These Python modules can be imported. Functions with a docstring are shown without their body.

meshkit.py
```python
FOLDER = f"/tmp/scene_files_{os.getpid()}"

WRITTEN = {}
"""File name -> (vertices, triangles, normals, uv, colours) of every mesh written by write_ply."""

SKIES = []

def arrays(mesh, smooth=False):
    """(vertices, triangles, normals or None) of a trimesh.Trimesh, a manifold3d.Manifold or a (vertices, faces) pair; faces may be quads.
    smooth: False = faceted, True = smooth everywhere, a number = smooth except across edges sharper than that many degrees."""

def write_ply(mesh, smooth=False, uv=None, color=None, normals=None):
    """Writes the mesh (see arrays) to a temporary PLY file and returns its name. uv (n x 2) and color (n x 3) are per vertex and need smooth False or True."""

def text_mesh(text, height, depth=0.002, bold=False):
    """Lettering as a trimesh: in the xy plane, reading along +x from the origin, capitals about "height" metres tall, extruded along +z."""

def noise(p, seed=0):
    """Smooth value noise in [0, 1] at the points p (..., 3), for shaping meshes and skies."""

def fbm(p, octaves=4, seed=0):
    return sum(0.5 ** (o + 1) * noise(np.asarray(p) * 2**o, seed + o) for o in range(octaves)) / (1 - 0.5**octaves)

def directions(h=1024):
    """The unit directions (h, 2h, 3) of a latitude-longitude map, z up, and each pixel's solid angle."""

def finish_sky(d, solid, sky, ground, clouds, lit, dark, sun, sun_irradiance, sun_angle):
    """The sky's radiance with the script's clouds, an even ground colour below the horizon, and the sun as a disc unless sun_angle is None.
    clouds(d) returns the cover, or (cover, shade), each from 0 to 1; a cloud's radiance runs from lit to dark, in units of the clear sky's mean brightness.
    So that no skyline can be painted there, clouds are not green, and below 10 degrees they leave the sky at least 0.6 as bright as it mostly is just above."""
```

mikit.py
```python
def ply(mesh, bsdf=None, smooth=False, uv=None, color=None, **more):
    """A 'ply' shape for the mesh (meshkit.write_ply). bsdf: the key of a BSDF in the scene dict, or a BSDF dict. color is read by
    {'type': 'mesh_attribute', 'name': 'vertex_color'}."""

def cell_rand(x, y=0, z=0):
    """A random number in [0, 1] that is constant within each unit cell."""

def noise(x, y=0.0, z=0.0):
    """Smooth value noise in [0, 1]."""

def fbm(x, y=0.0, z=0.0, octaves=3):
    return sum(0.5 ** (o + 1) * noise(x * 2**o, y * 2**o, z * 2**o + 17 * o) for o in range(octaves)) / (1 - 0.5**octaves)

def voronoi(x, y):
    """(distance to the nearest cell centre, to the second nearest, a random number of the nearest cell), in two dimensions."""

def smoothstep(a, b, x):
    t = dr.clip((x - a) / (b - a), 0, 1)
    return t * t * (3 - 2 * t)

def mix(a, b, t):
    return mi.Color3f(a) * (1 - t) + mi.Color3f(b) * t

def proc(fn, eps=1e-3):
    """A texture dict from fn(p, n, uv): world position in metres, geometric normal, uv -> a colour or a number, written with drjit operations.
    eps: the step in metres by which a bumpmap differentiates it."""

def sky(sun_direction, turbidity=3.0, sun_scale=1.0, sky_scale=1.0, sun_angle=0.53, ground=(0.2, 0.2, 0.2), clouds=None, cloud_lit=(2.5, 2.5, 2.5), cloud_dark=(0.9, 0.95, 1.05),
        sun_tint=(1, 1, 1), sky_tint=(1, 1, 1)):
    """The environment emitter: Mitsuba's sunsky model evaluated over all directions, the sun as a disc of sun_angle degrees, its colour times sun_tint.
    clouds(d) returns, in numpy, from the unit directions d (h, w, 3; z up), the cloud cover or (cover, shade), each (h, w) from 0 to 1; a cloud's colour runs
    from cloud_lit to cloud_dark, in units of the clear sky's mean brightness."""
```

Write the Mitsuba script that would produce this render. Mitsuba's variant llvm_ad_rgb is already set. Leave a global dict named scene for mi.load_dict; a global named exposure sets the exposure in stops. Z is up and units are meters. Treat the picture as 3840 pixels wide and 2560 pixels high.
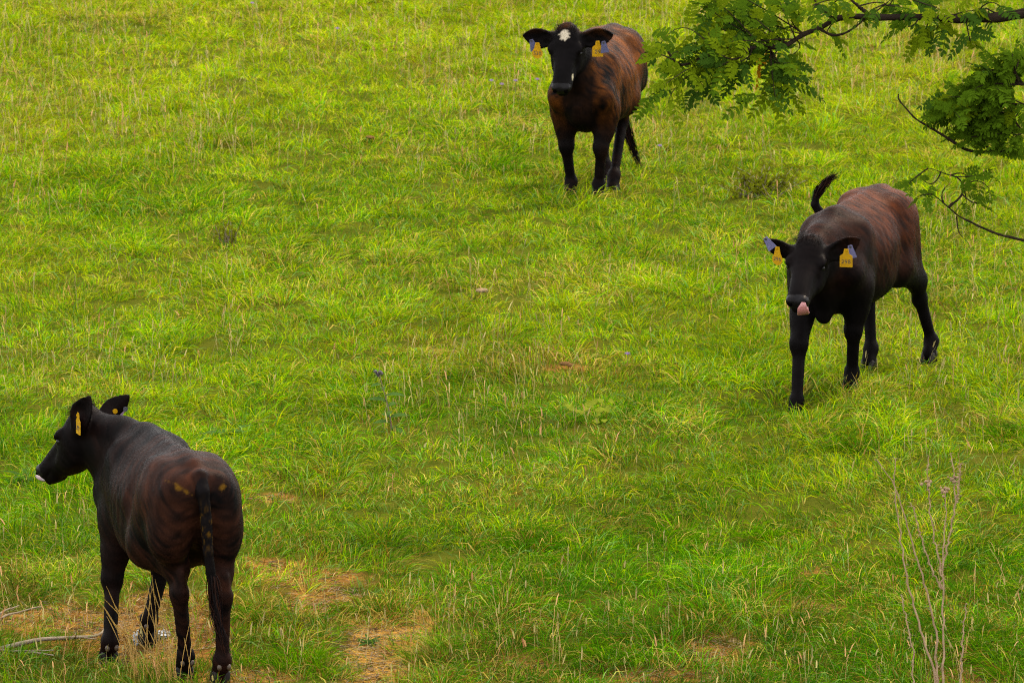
import math
import numpy as np
import trimesh
import mitsuba as mi
import drjit as dr
import mikit
import meshkit

scene, labels = {}, {}
# ---------------------------------------------------------------- camera, sky, exposure
PITCH, EYE = math.radians(10.0), (0.0, 0.0, 8.8)
scene['camera'] = dict(type='thinlens', fov=8.178, fov_axis='x', aperture_radius=0.013, focus_distance=43.0, near_clip=1.0, far_clip=3000.0,
                       to_world=mi.ScalarTransform4f().look_at(origin=EYE, target=(0.0, 10 * math.cos(PITCH), EYE[2] - 10 * math.sin(PITCH)), up=(0, 0, 1)))
exposure = 3.7
scene['sky'] = mikit.sky((0.45, 0.55, 0.85), turbidity=3, sun_scale=0.3, sun_angle=14, clouds=lambda d: 1.0)


def col(r, g, b):
    return dict(type='rgb', value=[r, g, b])


VC = dict(type='mesh_attribute', name='vertex_color')
scene['coat'] = dict(type='principled', base_color=VC, roughness=0.56, specular=0.026)
scene['hair'] = dict(type='twosided', bsdf=dict(type='principled', base_color=VC, roughness=0.56, specular=0.026))
scene['wet_nose'] = dict(type='principled', base_color=col(0.0050, 0.0042, 0.0048), roughness=0.38, specular=0.07)
scene['nostril'] = dict(type='diffuse', reflectance=col(0.0012, 0.001, 0.001))
scene['eye'] = dict(type='principled', base_color=col(0.006, 0.005, 0.006), roughness=0.15, specular=0.2)
scene['hoof'] = dict(type='principled', base_color=col(0.010, 0.008, 0.007), roughness=0.5, specular=0.1)
scene['dew_claw'] = dict(type='principled', base_color=col(0.034, 0.020, 0.009), roughness=0.6)
scene['tongue'] = dict(type='principled', base_color=col(0.27, 0.10, 0.10), roughness=0.32, specular=0.5)
scene['tongue_pale'] = dict(type='principled', base_color=col(0.13, 0.08, 0.083), roughness=0.35, specular=0.5)
scene['tag_yellow'] = dict(type='principled', base_color=col(0.30, 0.158, 0.0004), roughness=0.5, specular=0.12)
scene['tag_ink'] = dict(type='principled', base_color=col(0.02, 0.015, 0.01), roughness=0.6)
scene['tag_grey'] = dict(type='principled', base_color=col(0.045, 0.045, 0.055), roughness=0.5, specular=0.1)
for k_, c_ in (('cow', (0.052, 0.052, 0.105)), ('001', (0.085, 0.08, 0.155)), ('002', (0.19, 0.125, 0.20))):
    scene['tag_pale_' + k_] = dict(type='principled', base_color=col(*c_), roughness=0.5, specular=0.15)


# ---------------------------------------------------------------- where things stand (metres)
BARE = [(-0.77,39.72,0.21,0.91,1.0,1.0),(-1.13,41.16,0.22,0.43,0.9,0.38),(1.15,39.81,0.15,0.39,0.75,0.45),(1.74,40.87,0.15,0.27,0.8,0.45),(-2.17,40.3,0.33,0.79,0.85,0.5),(-1.49,44.28,0.12,0.13,0.8,0.45),(-0.11,39.18,0.37,0.36,0.6,0.4),(-0.62,40.39,0.18,0.4,0.85,0.85),(0.06,40.42,0.15,0.24,0.7,0.7),(0.88,39.05,0.32,0.36,0.55,0.4),(2.59,39.05,0.29,0.28,0.6,0.35),(-2.11,41.2,0.2,0.22,0.7,0.35),(-0.51,49.57,0.21,0.14,0.5,0.4),(0.4,48.85,0.15,0.11,0.6,0.3),(2.14,41.76,0.18,0.16,0.5,0.3),(2.55,40.89,0.15,0.16,0.4,0.3),(-1.5,39.05,0.22,0.32,0.6,0.5),(-2.67,40.65,0.3,0.4,0.5,0.4),(-1.23,41.76,0.31,0.25,0.5,0.4),(-1.79,40.3,0.15,0.79,0.5,0.4),(1.86,42.01,0.13,0.14,0.4,0.3),(-1.4,42.14,0.16,0.19,0.6,0.45)]
TUSSOCK = [(-1.29,39.32,0.26,0.24),(-1.46,40.65,0.16,0.24),(-0.75,40.75,0.3,0.2),(-0.33,39.55,0.24,0.2),(0.4,39.61,0.22,0.22),(2.31,45.81,0.16,0.22),(1.54,42.98,0.16,0.2),(0.16,42.63,0.24,0.22),(3.32,46.34,0.18,0.26),(-0.16,57.95,0.26,0.26),(2.17,41.94,0.26,0.2),(1.03,43.05,0.24,0.22),(2.68,39.72,0.25,0.25)]
thistle = [[-0.8,46.57]]
rosettes = [[-1.88,46.34],[-0.82,40.06],[-3.09,44.68],[-0.85,40.89]]
lobed = [[0.56,46.88]]
dead = [[-2.2,54.11]]
bush = [[1.98,56.49]]
flowers = [[0.03,62.11],[0.22,62.11],[-0.18,62.11],[-0.09,61.92],[1.21,58.11],[-2.46,67.34],[-1.61,65.48],[0.8,48.93]]
stone = [[-0.22,51.78]]
clods = [[0.37,48.83],[0.41,48.8],[-1.19,59.46]]
scraps = [[-2.14,40.16],[-2.06,40.2],[-2.0,40.24]]
golden = [[-1.99,39.21],[-1.84,39.05],[-2.12,39.32]]
BRANCH = [[[-3.04,39.49],[-2.9,39.64],[-2.65,39.9],[-2.42,40.1],[-2.35,40.38]],[[-3.0,39.64],[-2.75,39.57],[-2.59,39.57]],[[-2.75,39.57],[-2.66,39.49],[-2.58,39.4]],[[-2.55,39.98],[-2.46,40.04],[-2.38,40.04]],[[-2.95,40.38],[-2.92,40.53],[-2.86,40.63]],[[-2.94,40.24],[-2.86,40.45],[-2.72,40.61]]]
STALK = [[[2.307,38.0,0.179],[2.247,38.0,0.424],[2.202,38.0,0.551],[2.156,38.0,0.732],[2.119,38.0,0.913],[2.099,38.0,1.075],[2.071,38.0,1.273],[2.078,38.0,1.453]],[[2.316,38.0,0.179],[2.29,38.0,0.551],[2.235,38.0,0.768],[2.171,38.0,0.985],[2.116,38.0,1.165],[2.062,38.0,1.309],[1.972,38.0,1.435]],[[2.338,38.0,0.17],[2.333,38.0,0.732],[2.331,38.0,0.868],[2.338,38.0,1.093],[2.34,38.0,1.3]],[[2.333,38.0,0.732],[2.309,38.0,0.913],[2.285,38.0,1.048],[2.257,38.0,1.228],[2.25,38.0,1.471]],[[2.332,38.0,0.822],[2.374,38.0,1.021],[2.402,38.0,1.237],[2.373,38.0,1.471]],[[2.402,38.0,1.237],[2.414,38.0,1.363],[2.422,38.0,1.453]],[[2.436,38.0,0.17],[2.45,38.0,0.506],[2.462,38.0,0.66]],[[2.333,38.0,0.723],[2.269,38.0,0.868],[2.201,38.0,1.075],[2.169,38.0,1.201]],[[2.17,38.0,0.17],[2.168,38.0,0.415],[2.121,38.0,0.642],[2.107,38.0,0.732]]]
LIMB = [[[2.904,36.3,4.118],[2.614,36.3,4.091],[2.321,36.3,4.074],[2.071,36.3,4.082],[1.82,36.3,4.08],[1.654,36.3,4.063],[1.571,36.3,4.017],[1.496,36.3,3.988],[1.396,36.3,3.929],[1.238,36.3,3.916],[1.105,36.3,3.895],[0.988,36.3,3.878],[0.863,36.3,3.832],[0.796,36.3,3.899]],[[2.903,36.3,4.135],[2.614,36.3,4.111],[2.445,36.3,4.091],[2.362,36.3,4.089],[2.287,36.3,4.063]],[[1.654,36.3,4.063],[1.604,36.3,4.101],[1.553,36.3,4.152],[1.519,36.3,4.219]],[[1.812,36.3,4.097],[1.77,36.3,4.135],[1.72,36.3,4.177],[1.653,36.3,4.227]],[[1.571,36.3,4.017],[1.729,36.3,4.013],[1.82,36.3,4.084],[1.903,36.3,4.143],[1.953,36.3,4.202]],[[2.913,36.3,3.427],[2.622,36.3,3.402],[2.454,36.3,3.385],[2.328,36.3,3.398],[2.278,36.3,3.427],[2.21,36.3,3.47],[2.126,36.3,3.52],[2.059,36.3,3.567],[2.008,36.3,3.617],[1.974,36.3,3.664],[1.976,36.3,3.681]],[[2.92,36.3,2.902],[2.628,36.3,2.926],[2.501,36.3,2.953],[2.416,36.3,2.987],[2.315,36.3,3.034],[2.239,36.3,3.093],[2.205,36.3,3.127],[2.163,36.3,3.165]],[[2.239,36.3,3.097],[2.273,36.3,3.123],[2.306,36.3,3.165],[2.312,36.3,3.208],[2.263,36.3,3.258],[2.195,36.3,3.288],[2.133,36.3,3.301]],[[2.214,36.3,3.123],[2.205,36.3,3.161],[2.221,36.3,3.199],[2.246,36.3,3.216]],[[2.282,36.3,3.055],[2.286,36.3,3.004],[2.299,36.3,2.962],[2.333,36.3,2.919]],[[2.126,36.3,3.52],[2.113,36.3,3.579],[2.11,36.3,3.588]],[[2.62,36.3,3.63],[2.493,36.3,3.588],[2.409,36.3,3.63],[2.325,36.3,3.664],[2.241,36.3,3.714]],[[2.618,36.3,3.731],[2.533,36.3,3.765],[2.449,36.3,3.807],[2.39,36.3,3.841]],[[2.454,36.3,3.385],[2.369,36.3,3.495],[2.285,36.3,3.563],[2.201,36.3,3.588]],[[2.621,36.3,3.495],[2.494,36.3,3.512],[2.394,36.3,3.529]]]
RIGHT_START = [2.618,36.3,3.783]
TWIG = [[[1.238,36.3,3.916],[1.004,36.3,3.958],[0.871,36.3,4.017],[0.754,36.3,3.916]],[[1.171,36.3,3.908],[0.93,36.3,3.832],[0.805,36.3,3.773],[0.688,36.3,3.664]],[[0.863,36.3,3.832],[0.771,36.3,3.891],[0.679,36.3,3.883]],[[1.155,36.3,3.908],[1.005,36.3,3.773],[0.939,36.3,3.697]],[[1.105,36.3,3.895],[0.863,36.3,3.748],[0.797,36.3,3.664]],[[1.288,36.3,3.916],[1.189,36.3,3.815],[1.122,36.3,3.773]],[[1.238,36.3,3.916],[1.087,36.3,4.0],[1.004,36.3,3.992]],[[1.288,36.3,3.921],[1.314,36.3,3.832],[1.322,36.3,3.773],[1.189,36.3,3.672]],[[1.322,36.3,3.782],[1.389,36.3,3.815],[1.455,36.3,3.841]],[[1.322,36.3,3.773],[1.406,36.3,3.765],[1.498,36.3,3.756]],[[1.322,36.3,3.765],[1.339,36.3,3.697],[1.348,36.3,3.664]],[[1.331,36.3,3.765],[1.389,36.3,3.714],[1.44,36.3,3.689]],[[1.396,36.3,3.929],[1.271,36.3,4.051],[1.187,36.3,4.118]],[[1.396,36.3,3.929],[1.288,36.3,4.0],[1.171,36.3,4.042]],[[1.471,36.3,3.967],[1.404,36.3,4.084],[1.37,36.3,4.152]],[[1.496,36.3,3.988],[1.354,36.3,4.034],[1.27,36.3,4.084]],[[1.405,36.3,3.942],[1.12,36.3,4.118],[1.003,36.3,4.16]],[[1.371,36.3,3.933],[1.07,36.3,4.076],[0.97,36.3,4.168]],[[1.237,36.3,4.068],[1.087,36.3,4.143],[1.011,36.3,4.185]],[[1.404,36.3,4.084],[1.237,36.3,4.152],[1.12,36.3,4.202]],[[1.455,36.3,3.967],[1.472,36.3,3.916],[1.438,36.3,3.883]],[[1.238,36.3,3.916],[1.155,36.3,3.866],[1.046,36.3,3.841]],[[1.371,36.3,3.925],[1.355,36.3,3.891],[1.405,36.3,3.891]],[[1.005,36.3,3.878],[0.904,36.3,3.891],[0.813,36.3,3.891]],[[1.121,36.3,3.895],[1.046,36.3,3.933],[0.929,36.3,3.95]],[[1.496,36.3,3.988],[1.437,36.3,4.042],[1.453,36.3,4.118]],[[1.196,36.3,3.916],[1.055,36.3,3.849],[0.988,36.3,3.815]],[[1.388,36.3,3.925],[1.238,36.3,3.984],[1.121,36.3,3.95]],[[1.288,36.3,3.916],[1.154,36.3,3.975],[1.054,36.3,3.925]],[[1.38,36.3,3.929],[1.255,36.3,3.891],[1.188,36.3,3.849]],[[1.43,36.3,3.95],[1.304,36.3,3.967],[1.205,36.3,3.891]],[[1.553,36.3,4.152],[1.487,36.3,4.118],[1.454,36.3,4.076]],[[1.604,36.3,4.101],[1.637,36.3,4.143],[1.686,36.3,4.185]],[[1.654,36.3,4.063],[1.613,36.3,4.0],[1.646,36.3,3.975]],[[1.77,36.3,4.135],[1.862,36.3,4.152],[1.92,36.3,4.118]],[[1.903,36.3,4.143],[1.987,36.3,4.135],[2.037,36.3,4.101]],[[2.07,36.3,4.084],[2.021,36.3,4.042],[1.979,36.3,4.038]],[[2.112,36.3,4.08],[2.105,36.3,4.009],[2.071,36.3,3.984]],[[2.121,36.3,4.08],[2.171,36.3,4.034],[2.146,36.3,4.009]],[[2.304,36.3,4.074],[2.321,36.3,4.009],[2.347,36.3,3.958]],[[2.287,36.3,4.063],[2.229,36.3,4.042],[2.188,36.3,4.017]],[[1.953,36.3,4.202],[2.07,36.3,4.16],[2.178,36.3,4.135]],[[2.236,36.3,4.193],[2.287,36.3,4.135],[2.37,36.3,4.118]],[[2.362,36.3,4.089],[2.42,36.3,4.143],[2.487,36.3,4.143]],[[1.72,36.3,4.177],[1.636,36.3,4.168],[1.528,36.3,4.143]],[[2.028,36.3,4.21],[1.953,36.3,4.152],[1.903,36.3,4.118]],[[1.861,36.3,4.202],[1.82,36.3,4.152],[1.845,36.3,4.101]],[[2.444,36.3,4.193],[2.412,36.3,4.143],[2.429,36.3,4.093]],[[2.194,36.3,4.202],[2.153,36.3,4.152],[2.103,36.3,4.135]],[[2.618,36.3,3.783],[2.487,36.3,3.81],[2.394,36.3,3.817]],[[2.501,36.3,3.75],[2.434,36.3,3.797],[2.374,36.3,3.783]],[[2.436,36.3,3.622],[2.322,36.3,3.676],[2.195,36.3,3.676]],[[2.369,36.3,3.649],[2.269,36.3,3.635],[2.182,36.3,3.588]],[[2.269,36.3,3.588],[2.236,36.3,3.608],[2.196,36.3,3.588]],[[2.62,36.3,3.581],[2.469,36.3,3.649],[2.341,36.3,3.716]],[[2.576,36.3,3.676],[2.448,36.3,3.716],[2.354,36.3,3.736]],[[2.619,36.3,3.649],[2.522,36.3,3.649],[2.422,36.3,3.676]],[[2.423,36.3,3.541],[2.336,36.3,3.581],[2.269,36.3,3.615]],[[2.336,36.3,3.568],[2.256,36.3,3.554],[2.236,36.3,3.581]],[[2.472,36.3,3.426],[2.411,36.3,3.487],[2.344,36.3,3.514]],[[2.504,36.3,3.527],[2.404,36.3,3.487],[2.323,36.3,3.52]],[[2.622,36.3,3.473],[2.504,36.3,3.493],[2.424,36.3,3.5]],[[2.505,36.3,3.432],[2.505,36.3,3.419],[2.525,36.3,3.405]],[[2.617,36.3,3.851],[2.574,36.3,3.844],[2.557,36.3,3.844]],[[2.618,36.3,3.743],[2.558,36.3,3.77],[2.5,36.3,3.817]],[[2.621,36.3,3.541],[2.543,36.3,3.595],[2.456,36.3,3.588]],[[2.621,36.3,3.5],[2.531,36.3,3.514],[2.458,36.3,3.48]],[[2.576,36.3,3.622],[2.502,36.3,3.676],[2.488,36.3,3.736]],[[2.535,36.3,3.729],[2.558,36.3,3.783],[2.599,36.3,3.817]],[[2.438,36.3,3.432],[2.424,36.3,3.46],[2.391,36.3,3.473]],[[2.619,36.3,3.689],[2.575,36.3,3.729],[2.528,36.3,3.702]],[[2.503,36.3,3.588],[2.423,36.3,3.615],[2.363,36.3,3.608]],[[2.62,36.3,3.581],[2.577,36.3,3.554],[2.504,36.3,3.554]],[[2.619,36.3,3.716],[2.501,36.3,3.729],[2.408,36.3,3.736]],[[2.62,36.3,3.608],[2.537,36.3,3.568],[2.47,36.3,3.541]],[[2.577,36.3,3.541],[2.49,36.3,3.581],[2.41,36.3,3.568]],[[2.619,36.3,3.662],[2.542,36.3,3.689],[2.468,36.3,3.702]],[[2.538,36.3,3.473],[2.471,36.3,3.514],[2.39,36.3,3.514]],[[2.622,36.3,3.46],[2.578,36.3,3.48],[2.537,36.3,3.514]],[[2.502,36.3,3.649],[2.402,36.3,3.702],[2.302,36.3,3.655]],[[2.618,36.3,3.77],[2.574,36.3,3.797],[2.521,36.3,3.79]],[[2.603,36.3,3.514],[2.569,36.3,3.568],[2.543,36.3,3.635]],[[2.436,36.3,3.581],[2.369,36.3,3.622],[2.288,36.3,3.662]],[[2.536,36.3,3.622],[2.469,36.3,3.676],[2.428,36.3,3.75]],[[2.617,36.3,3.81],[2.599,36.3,3.83],[2.573,36.3,3.878]],[[2.133,36.3,3.301],[2.07,36.3,3.258],[2.029,36.3,3.233]],[[2.263,36.3,3.258],[2.321,36.3,3.284],[2.421,36.3,3.288]],[[2.312,36.3,3.208],[2.38,36.3,3.216],[2.439,36.3,3.208]],[[2.163,36.3,3.165],[2.113,36.3,3.182],[2.071,36.3,3.14]],[[2.306,36.3,3.165],[2.356,36.3,3.14],[2.406,36.3,3.14]],[[2.195,36.3,3.288],[2.162,36.3,3.241],[2.096,36.3,3.241]],[[2.312,36.3,3.208],[2.322,36.3,3.174],[2.331,36.3,3.123]],[[2.246,36.3,3.275],[2.296,36.3,3.275],[2.347,36.3,3.241]]]


HERD = [
    dict(key='cow', at=(0.685, 56.84), yaw=-103.0, scale=1.07, label='dark brown and black cow with a white star on its forehead, farthest up the meadow', coat='brown', star=True,
         poll=(0.80, -0.062, 1.318), face=(0.56, 0.005, -0.82), roll=0.03, fl=(0.47, 0.105, 0, 0.03), fr=(0.41, -0.118), rl=(0.02, 0.125), rr=(-0.46, -0.05), dewlap=0.0,
         ear_l=dict(along=(-0.24, 0.94, -0.20), face=(0.71, 0.30, 0.62), W=0.072), ear_r=dict(along=(-0.02, -0.99, 0.10), face=(0.73, 0.05, 0.67), W=0.072),
         tail=[(-0.735, 0, 1.10), (-0.80, 0.0, 1.00), (-0.82, 0.02, 0.80), (-0.83, 0.03, 0.56), (-0.835, 0.035, 0.42)], switch=[(-0.835, 0.035, 0.44), (-0.845, 0.06, 0.30), (-0.865, 0.11, 0.15), (-0.875, 0.15, 0.05)],
         tags=dict(ear_l=('29', 'square', (0.125, 0.052, 0.027), (0.165, 0.088, 0.018, -0.15), 0.0), ear_r=('318', 'round', (0.125, 0.080, 0.027), (0.172, 0.060, 0.014, -0.35), 0.0))),
    dict(key='cow_001', at=(2.335, 48.33), yaw=-110.5, scale=1.07, label='black brown cow with its tail raised, licking its nose with a pink tongue', coat='dark',
         poll=(0.900, -0.005, 1.040), face=(0.78, 0.06, -0.62), roll=0.0, fl=(0.36, 0.10, 0.0), fr=(0.84, -0.11, -0.12), rl=(-0.84, 0.255, 0.01), rr=(-0.49, -0.045), dewlap=0.05, bend=(0.02, 0, 0.0),
         ear_l=dict(along=(-0.57, 0.81, 0.0), face=(0.88, 0.36, 0.31)), ear_r=dict(along=(-0.15, -0.89, 0.30), face=(0.95, -0.04, 0.31), L=0.195, W=0.052),
         tail=[(-0.735, 0, 1.10), (-0.81, -0.05, 1.12), (-0.87, -0.20, 1.07), (-0.90, -0.34, 0.95), (-0.91, -0.49, 0.895), (-0.90, -0.52, 0.935), (-0.885, -0.55, 0.985), (-0.888, -0.545, 1.04)],
         switch=[(-0.886, -0.548, 1.01), (-0.90, -0.51, 1.10), (-0.915, -0.47, 1.145), (-0.94, -0.41, 1.195)],
         tags=dict(ear_l=('298', 'square', (0.125, 0.070, 0.0), (0.160, 0.050, -0.004, -0.2), 0.55), ear_r=('296', 'round', (0.110, 0.050, -0.012), (0.195, 0.028, -0.030, -0.75), 0.35)), tongue='nose'),
    dict(key='cow_002', at=(-1.950, 39.57), yaw=107.0, scale=1.07, label='black cow seen from behind, head turned aside with its tongue sticking out', coat='black',
         poll=(0.80, 0.249, 1.195), face=(0.639, 0.38, -0.67), roll=0.0, fl=(0.28, 0.25, -0.065), fr=(0.50, -0.02, -0.01), rl=(-0.468, 0.03), rr=(-0.62, -0.128), bend=(0.0, -0.02, 0.0),
         ear_l=dict(along=(-0.94, 0.08, 0.33), face=(-0.05, 1.0, -0.04), L=0.195, W=0.064, base=(-0.01, 0.098, -0.095)), ear_r=dict(along=(-0.75, -0.62, 0.26), face=(0.45, -0.57, 0.68), L=0.20, W=0.055),
         tail=[(-0.735, 0, 1.12), (-0.785, 0.0, 1.05), (-0.80, -0.01, 0.90), (-0.805, -0.02, 0.74), (-0.81, -0.035, 0.58)], switch=[(-0.81, -0.035, 0.62), (-0.82, -0.05, 0.46), (-0.83, -0.07, 0.33), (-0.84, -0.11, 0.21)],
         tags=dict(ear_l=('291', 'square', (0.105, 0.050, 0.0), None, 0.5), ear_r=('', 'back', (0.105, 0.020, 0.0), (0.180, 0.010, 0.040, -0.9), 0.0)), tongue='out'),
]


# ---------------------------------------------------------------- the meadow
def leg_world(s, leg):
    a, g = math.radians(s['yaw']), np.array(s[leg][:2]) * s['scale']
    return s['at'][0] + g[0] * math.cos(a) - g[1] * math.sin(a), s['at'][1] + g[0] * math.sin(a) + g[1] * math.cos(a)


DIPS = [(*leg_world(s, leg), s[leg][2] * s['scale']) for s in HERD for leg in ('fl', 'fr', 'rl', 'rr') if len(s[leg]) > 2 and s[leg][2] != 0]


def terrain(x, y):
    x, y = np.asarray(x, float), np.asarray(y, float)
    p = np.stack([x, y, 0 * x], -1)
    near = np.clip((12 - np.abs(x)) / 4, 0, 1) * np.clip((95 - y) / 10, 0, 1) * np.clip((y - 30) / 4, 0, 1)
    h = 0.05 * (meshkit.fbm(p * 0.8 + 31, 3, 2) - 0.5) + 0.035 * (meshkit.fbm(p * 3.2 + 5, 2, 6) - 0.5)
    d = bare(x, y)
    h = (h + 0.045 * (meshkit.fbm(p * (2.2, 1.6, 1) + 17, 2, 8) - 0.5)) * near * (1 - 0.5 * d) - 0.02 * d
    for dx, dy, dz in DIPS:
        h = h + dz * np.exp(-((x - dx) ** 2 + (y - dy) ** 2) / 0.30 ** 2)
    return h


def bare(x, y):
    """How bare the soil is at a place, 0 to 1."""
    x, y = np.asarray(x, float), np.asarray(y, float)
    p = np.stack([x, y * 0.6, 0 * x], -1)
    wob = meshkit.fbm(p * 5, 3, 11) - 0.5
    m = 0 * x
    for bx, by, rx, ry, s, o in BARE:
        r = np.hypot((x - bx) / (rx * 1.05), (y - by) / (ry * 1.05)) + 1.5 * wob
        m = np.maximum(m, s * np.clip((1.25 - r) / 0.5, 0, 1))
    return m


def soil_colour(p, n, uv):
    f = mikit.fbm(p.x * 9, p.y * 9, 0.0, 4)
    wob = mikit.fbm(p.x * 5, p.y * 3, 0.0, 3) - 0.5
    m, oc = mi.Float(0), mi.Float(0)
    for bx, by, rx, ry, s, o in BARE:
        r = dr.sqrt(dr.square((p.x - bx) / (rx * 1.05)) + dr.square((p.y - by) / (ry * 1.05))) + 1.5 * wob
        w = dr.clip((1.35 - r) / 0.5, 0, 1)
        m = dr.maximum(m, w)
        oc = dr.maximum(oc, w * o)
    grain = mikit.fbm(p.x * 60, p.y * 60, 0.0, 3)
    thatch = mikit.mix((0.026, 0.038, 0.003), (0.062, 0.062, 0.007), f)
    soil = mikit.mix((0.095, 0.044, 0.012), (0.235, 0.125, 0.024), dr.clip(oc * 1.1 - 0.15 + (f - 0.5) * 1.3, 0, 1)) * (0.45 + 1.1 * grain)
    far = mikit.smoothstep(66, 71, p.y) + mikit.smoothstep(0.5, 0.9, dr.abs(p.x) - 0.0715 * p.y) + mikit.smoothstep(37.8, 37.0, p.y)
    return mikit.mix(mikit.mix(thatch, soil, m), mi.Color3f(0.048, 0.066, 0.002) * (0.5 + 1.0 * f), dr.clip(far, 0, 1))


scene['soil'] = dict(type='bumpmap', bsdf=dict(type='diffuse', reflectance=mikit.proc(soil_colour)), arbitrary=mikit.proc(lambda p, n, uv: 0.012 * mikit.fbm(p.x * 30, p.y * 30, 0.0, 3), eps=4e-3), scale=1.0)
xs = np.r_[-900, -400, -150, -60, -25, -14, np.arange(-8, 8.01, 0.085), 14, 25, 60, 150, 400, 900]
ys = np.r_[-400, -100, 0, 20, 30, np.arange(36, 76, 0.13), 80, 90, 120, 200, 500, 1200]
gx, gy = np.meshgrid(xs, ys, indexing='ij')
gi = np.arange(gx.size).reshape(gx.shape)
gq = np.stack([gi[:-1, :-1], gi[1:, :-1], gi[1:, 1:], gi[:-1, 1:]], -1).reshape(-1, 4)
scene['ground'] = mikit.ply((np.stack([gx, gy, terrain(gx, gy)], -1).reshape(-1, 3), gq), 'soil', smooth=True)
labels['ground'] = dict(label='meadow ground with bare ochre soil showing near the bottom', kind='structure')


# ---------------------------------------------------------------- grass
scene['grass_blade'] = dict(type='principledthin', base_color=VC, diff_trans=0.9, roughness=0.4, eta=1.12)
scene['straw'] = dict(type='twosided', bsdf=dict(type='principled', base_color=VC, roughness=0.6, specular=0.3))


def blades(root, direction, length, width, bend, colors, rng):
    """Five-point blades: root pair, middle pair, tip; direction: unit lean, bend: how far the tip droops."""
    n = len(root)
    side = np.cross(direction, rng.normal(size=(n, 3)))
    side /= np.linalg.norm(side, axis=1, keepdims=True) + 1e-9
    hor = direction * (1, 1, 0) + rng.normal(0, 0.12, (n, 3)) * (1, 1, 0)
    hor /= np.linalg.norm(hor, axis=1, keepdims=True) + 1e-9
    L = length[:, None]
    mid = root + direction * L * 0.55 + hor * (bend * 0.12)[:, None] * L
    tip = root + direction * L * 0.95 + hor * (bend * 0.55)[:, None] * L - np.array([0, 0, 1.0]) * (bend * 0.38)[:, None] * L
    w = width[:, None] / 2
    v = np.stack([root - side * w * 0.8, root + side * w * 0.8, mid - side * w, mid + side * w, tip], 1).reshape(-1, 3)
    b = 5 * np.arange(n)[:, None]
    f = np.stack([b + (0, 1, 3), b + (0, 3, 2), b + (2, 3, 4)], 1).reshape(-1, 3)
    return v, f, np.repeat(colors, 5, 0)


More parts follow.
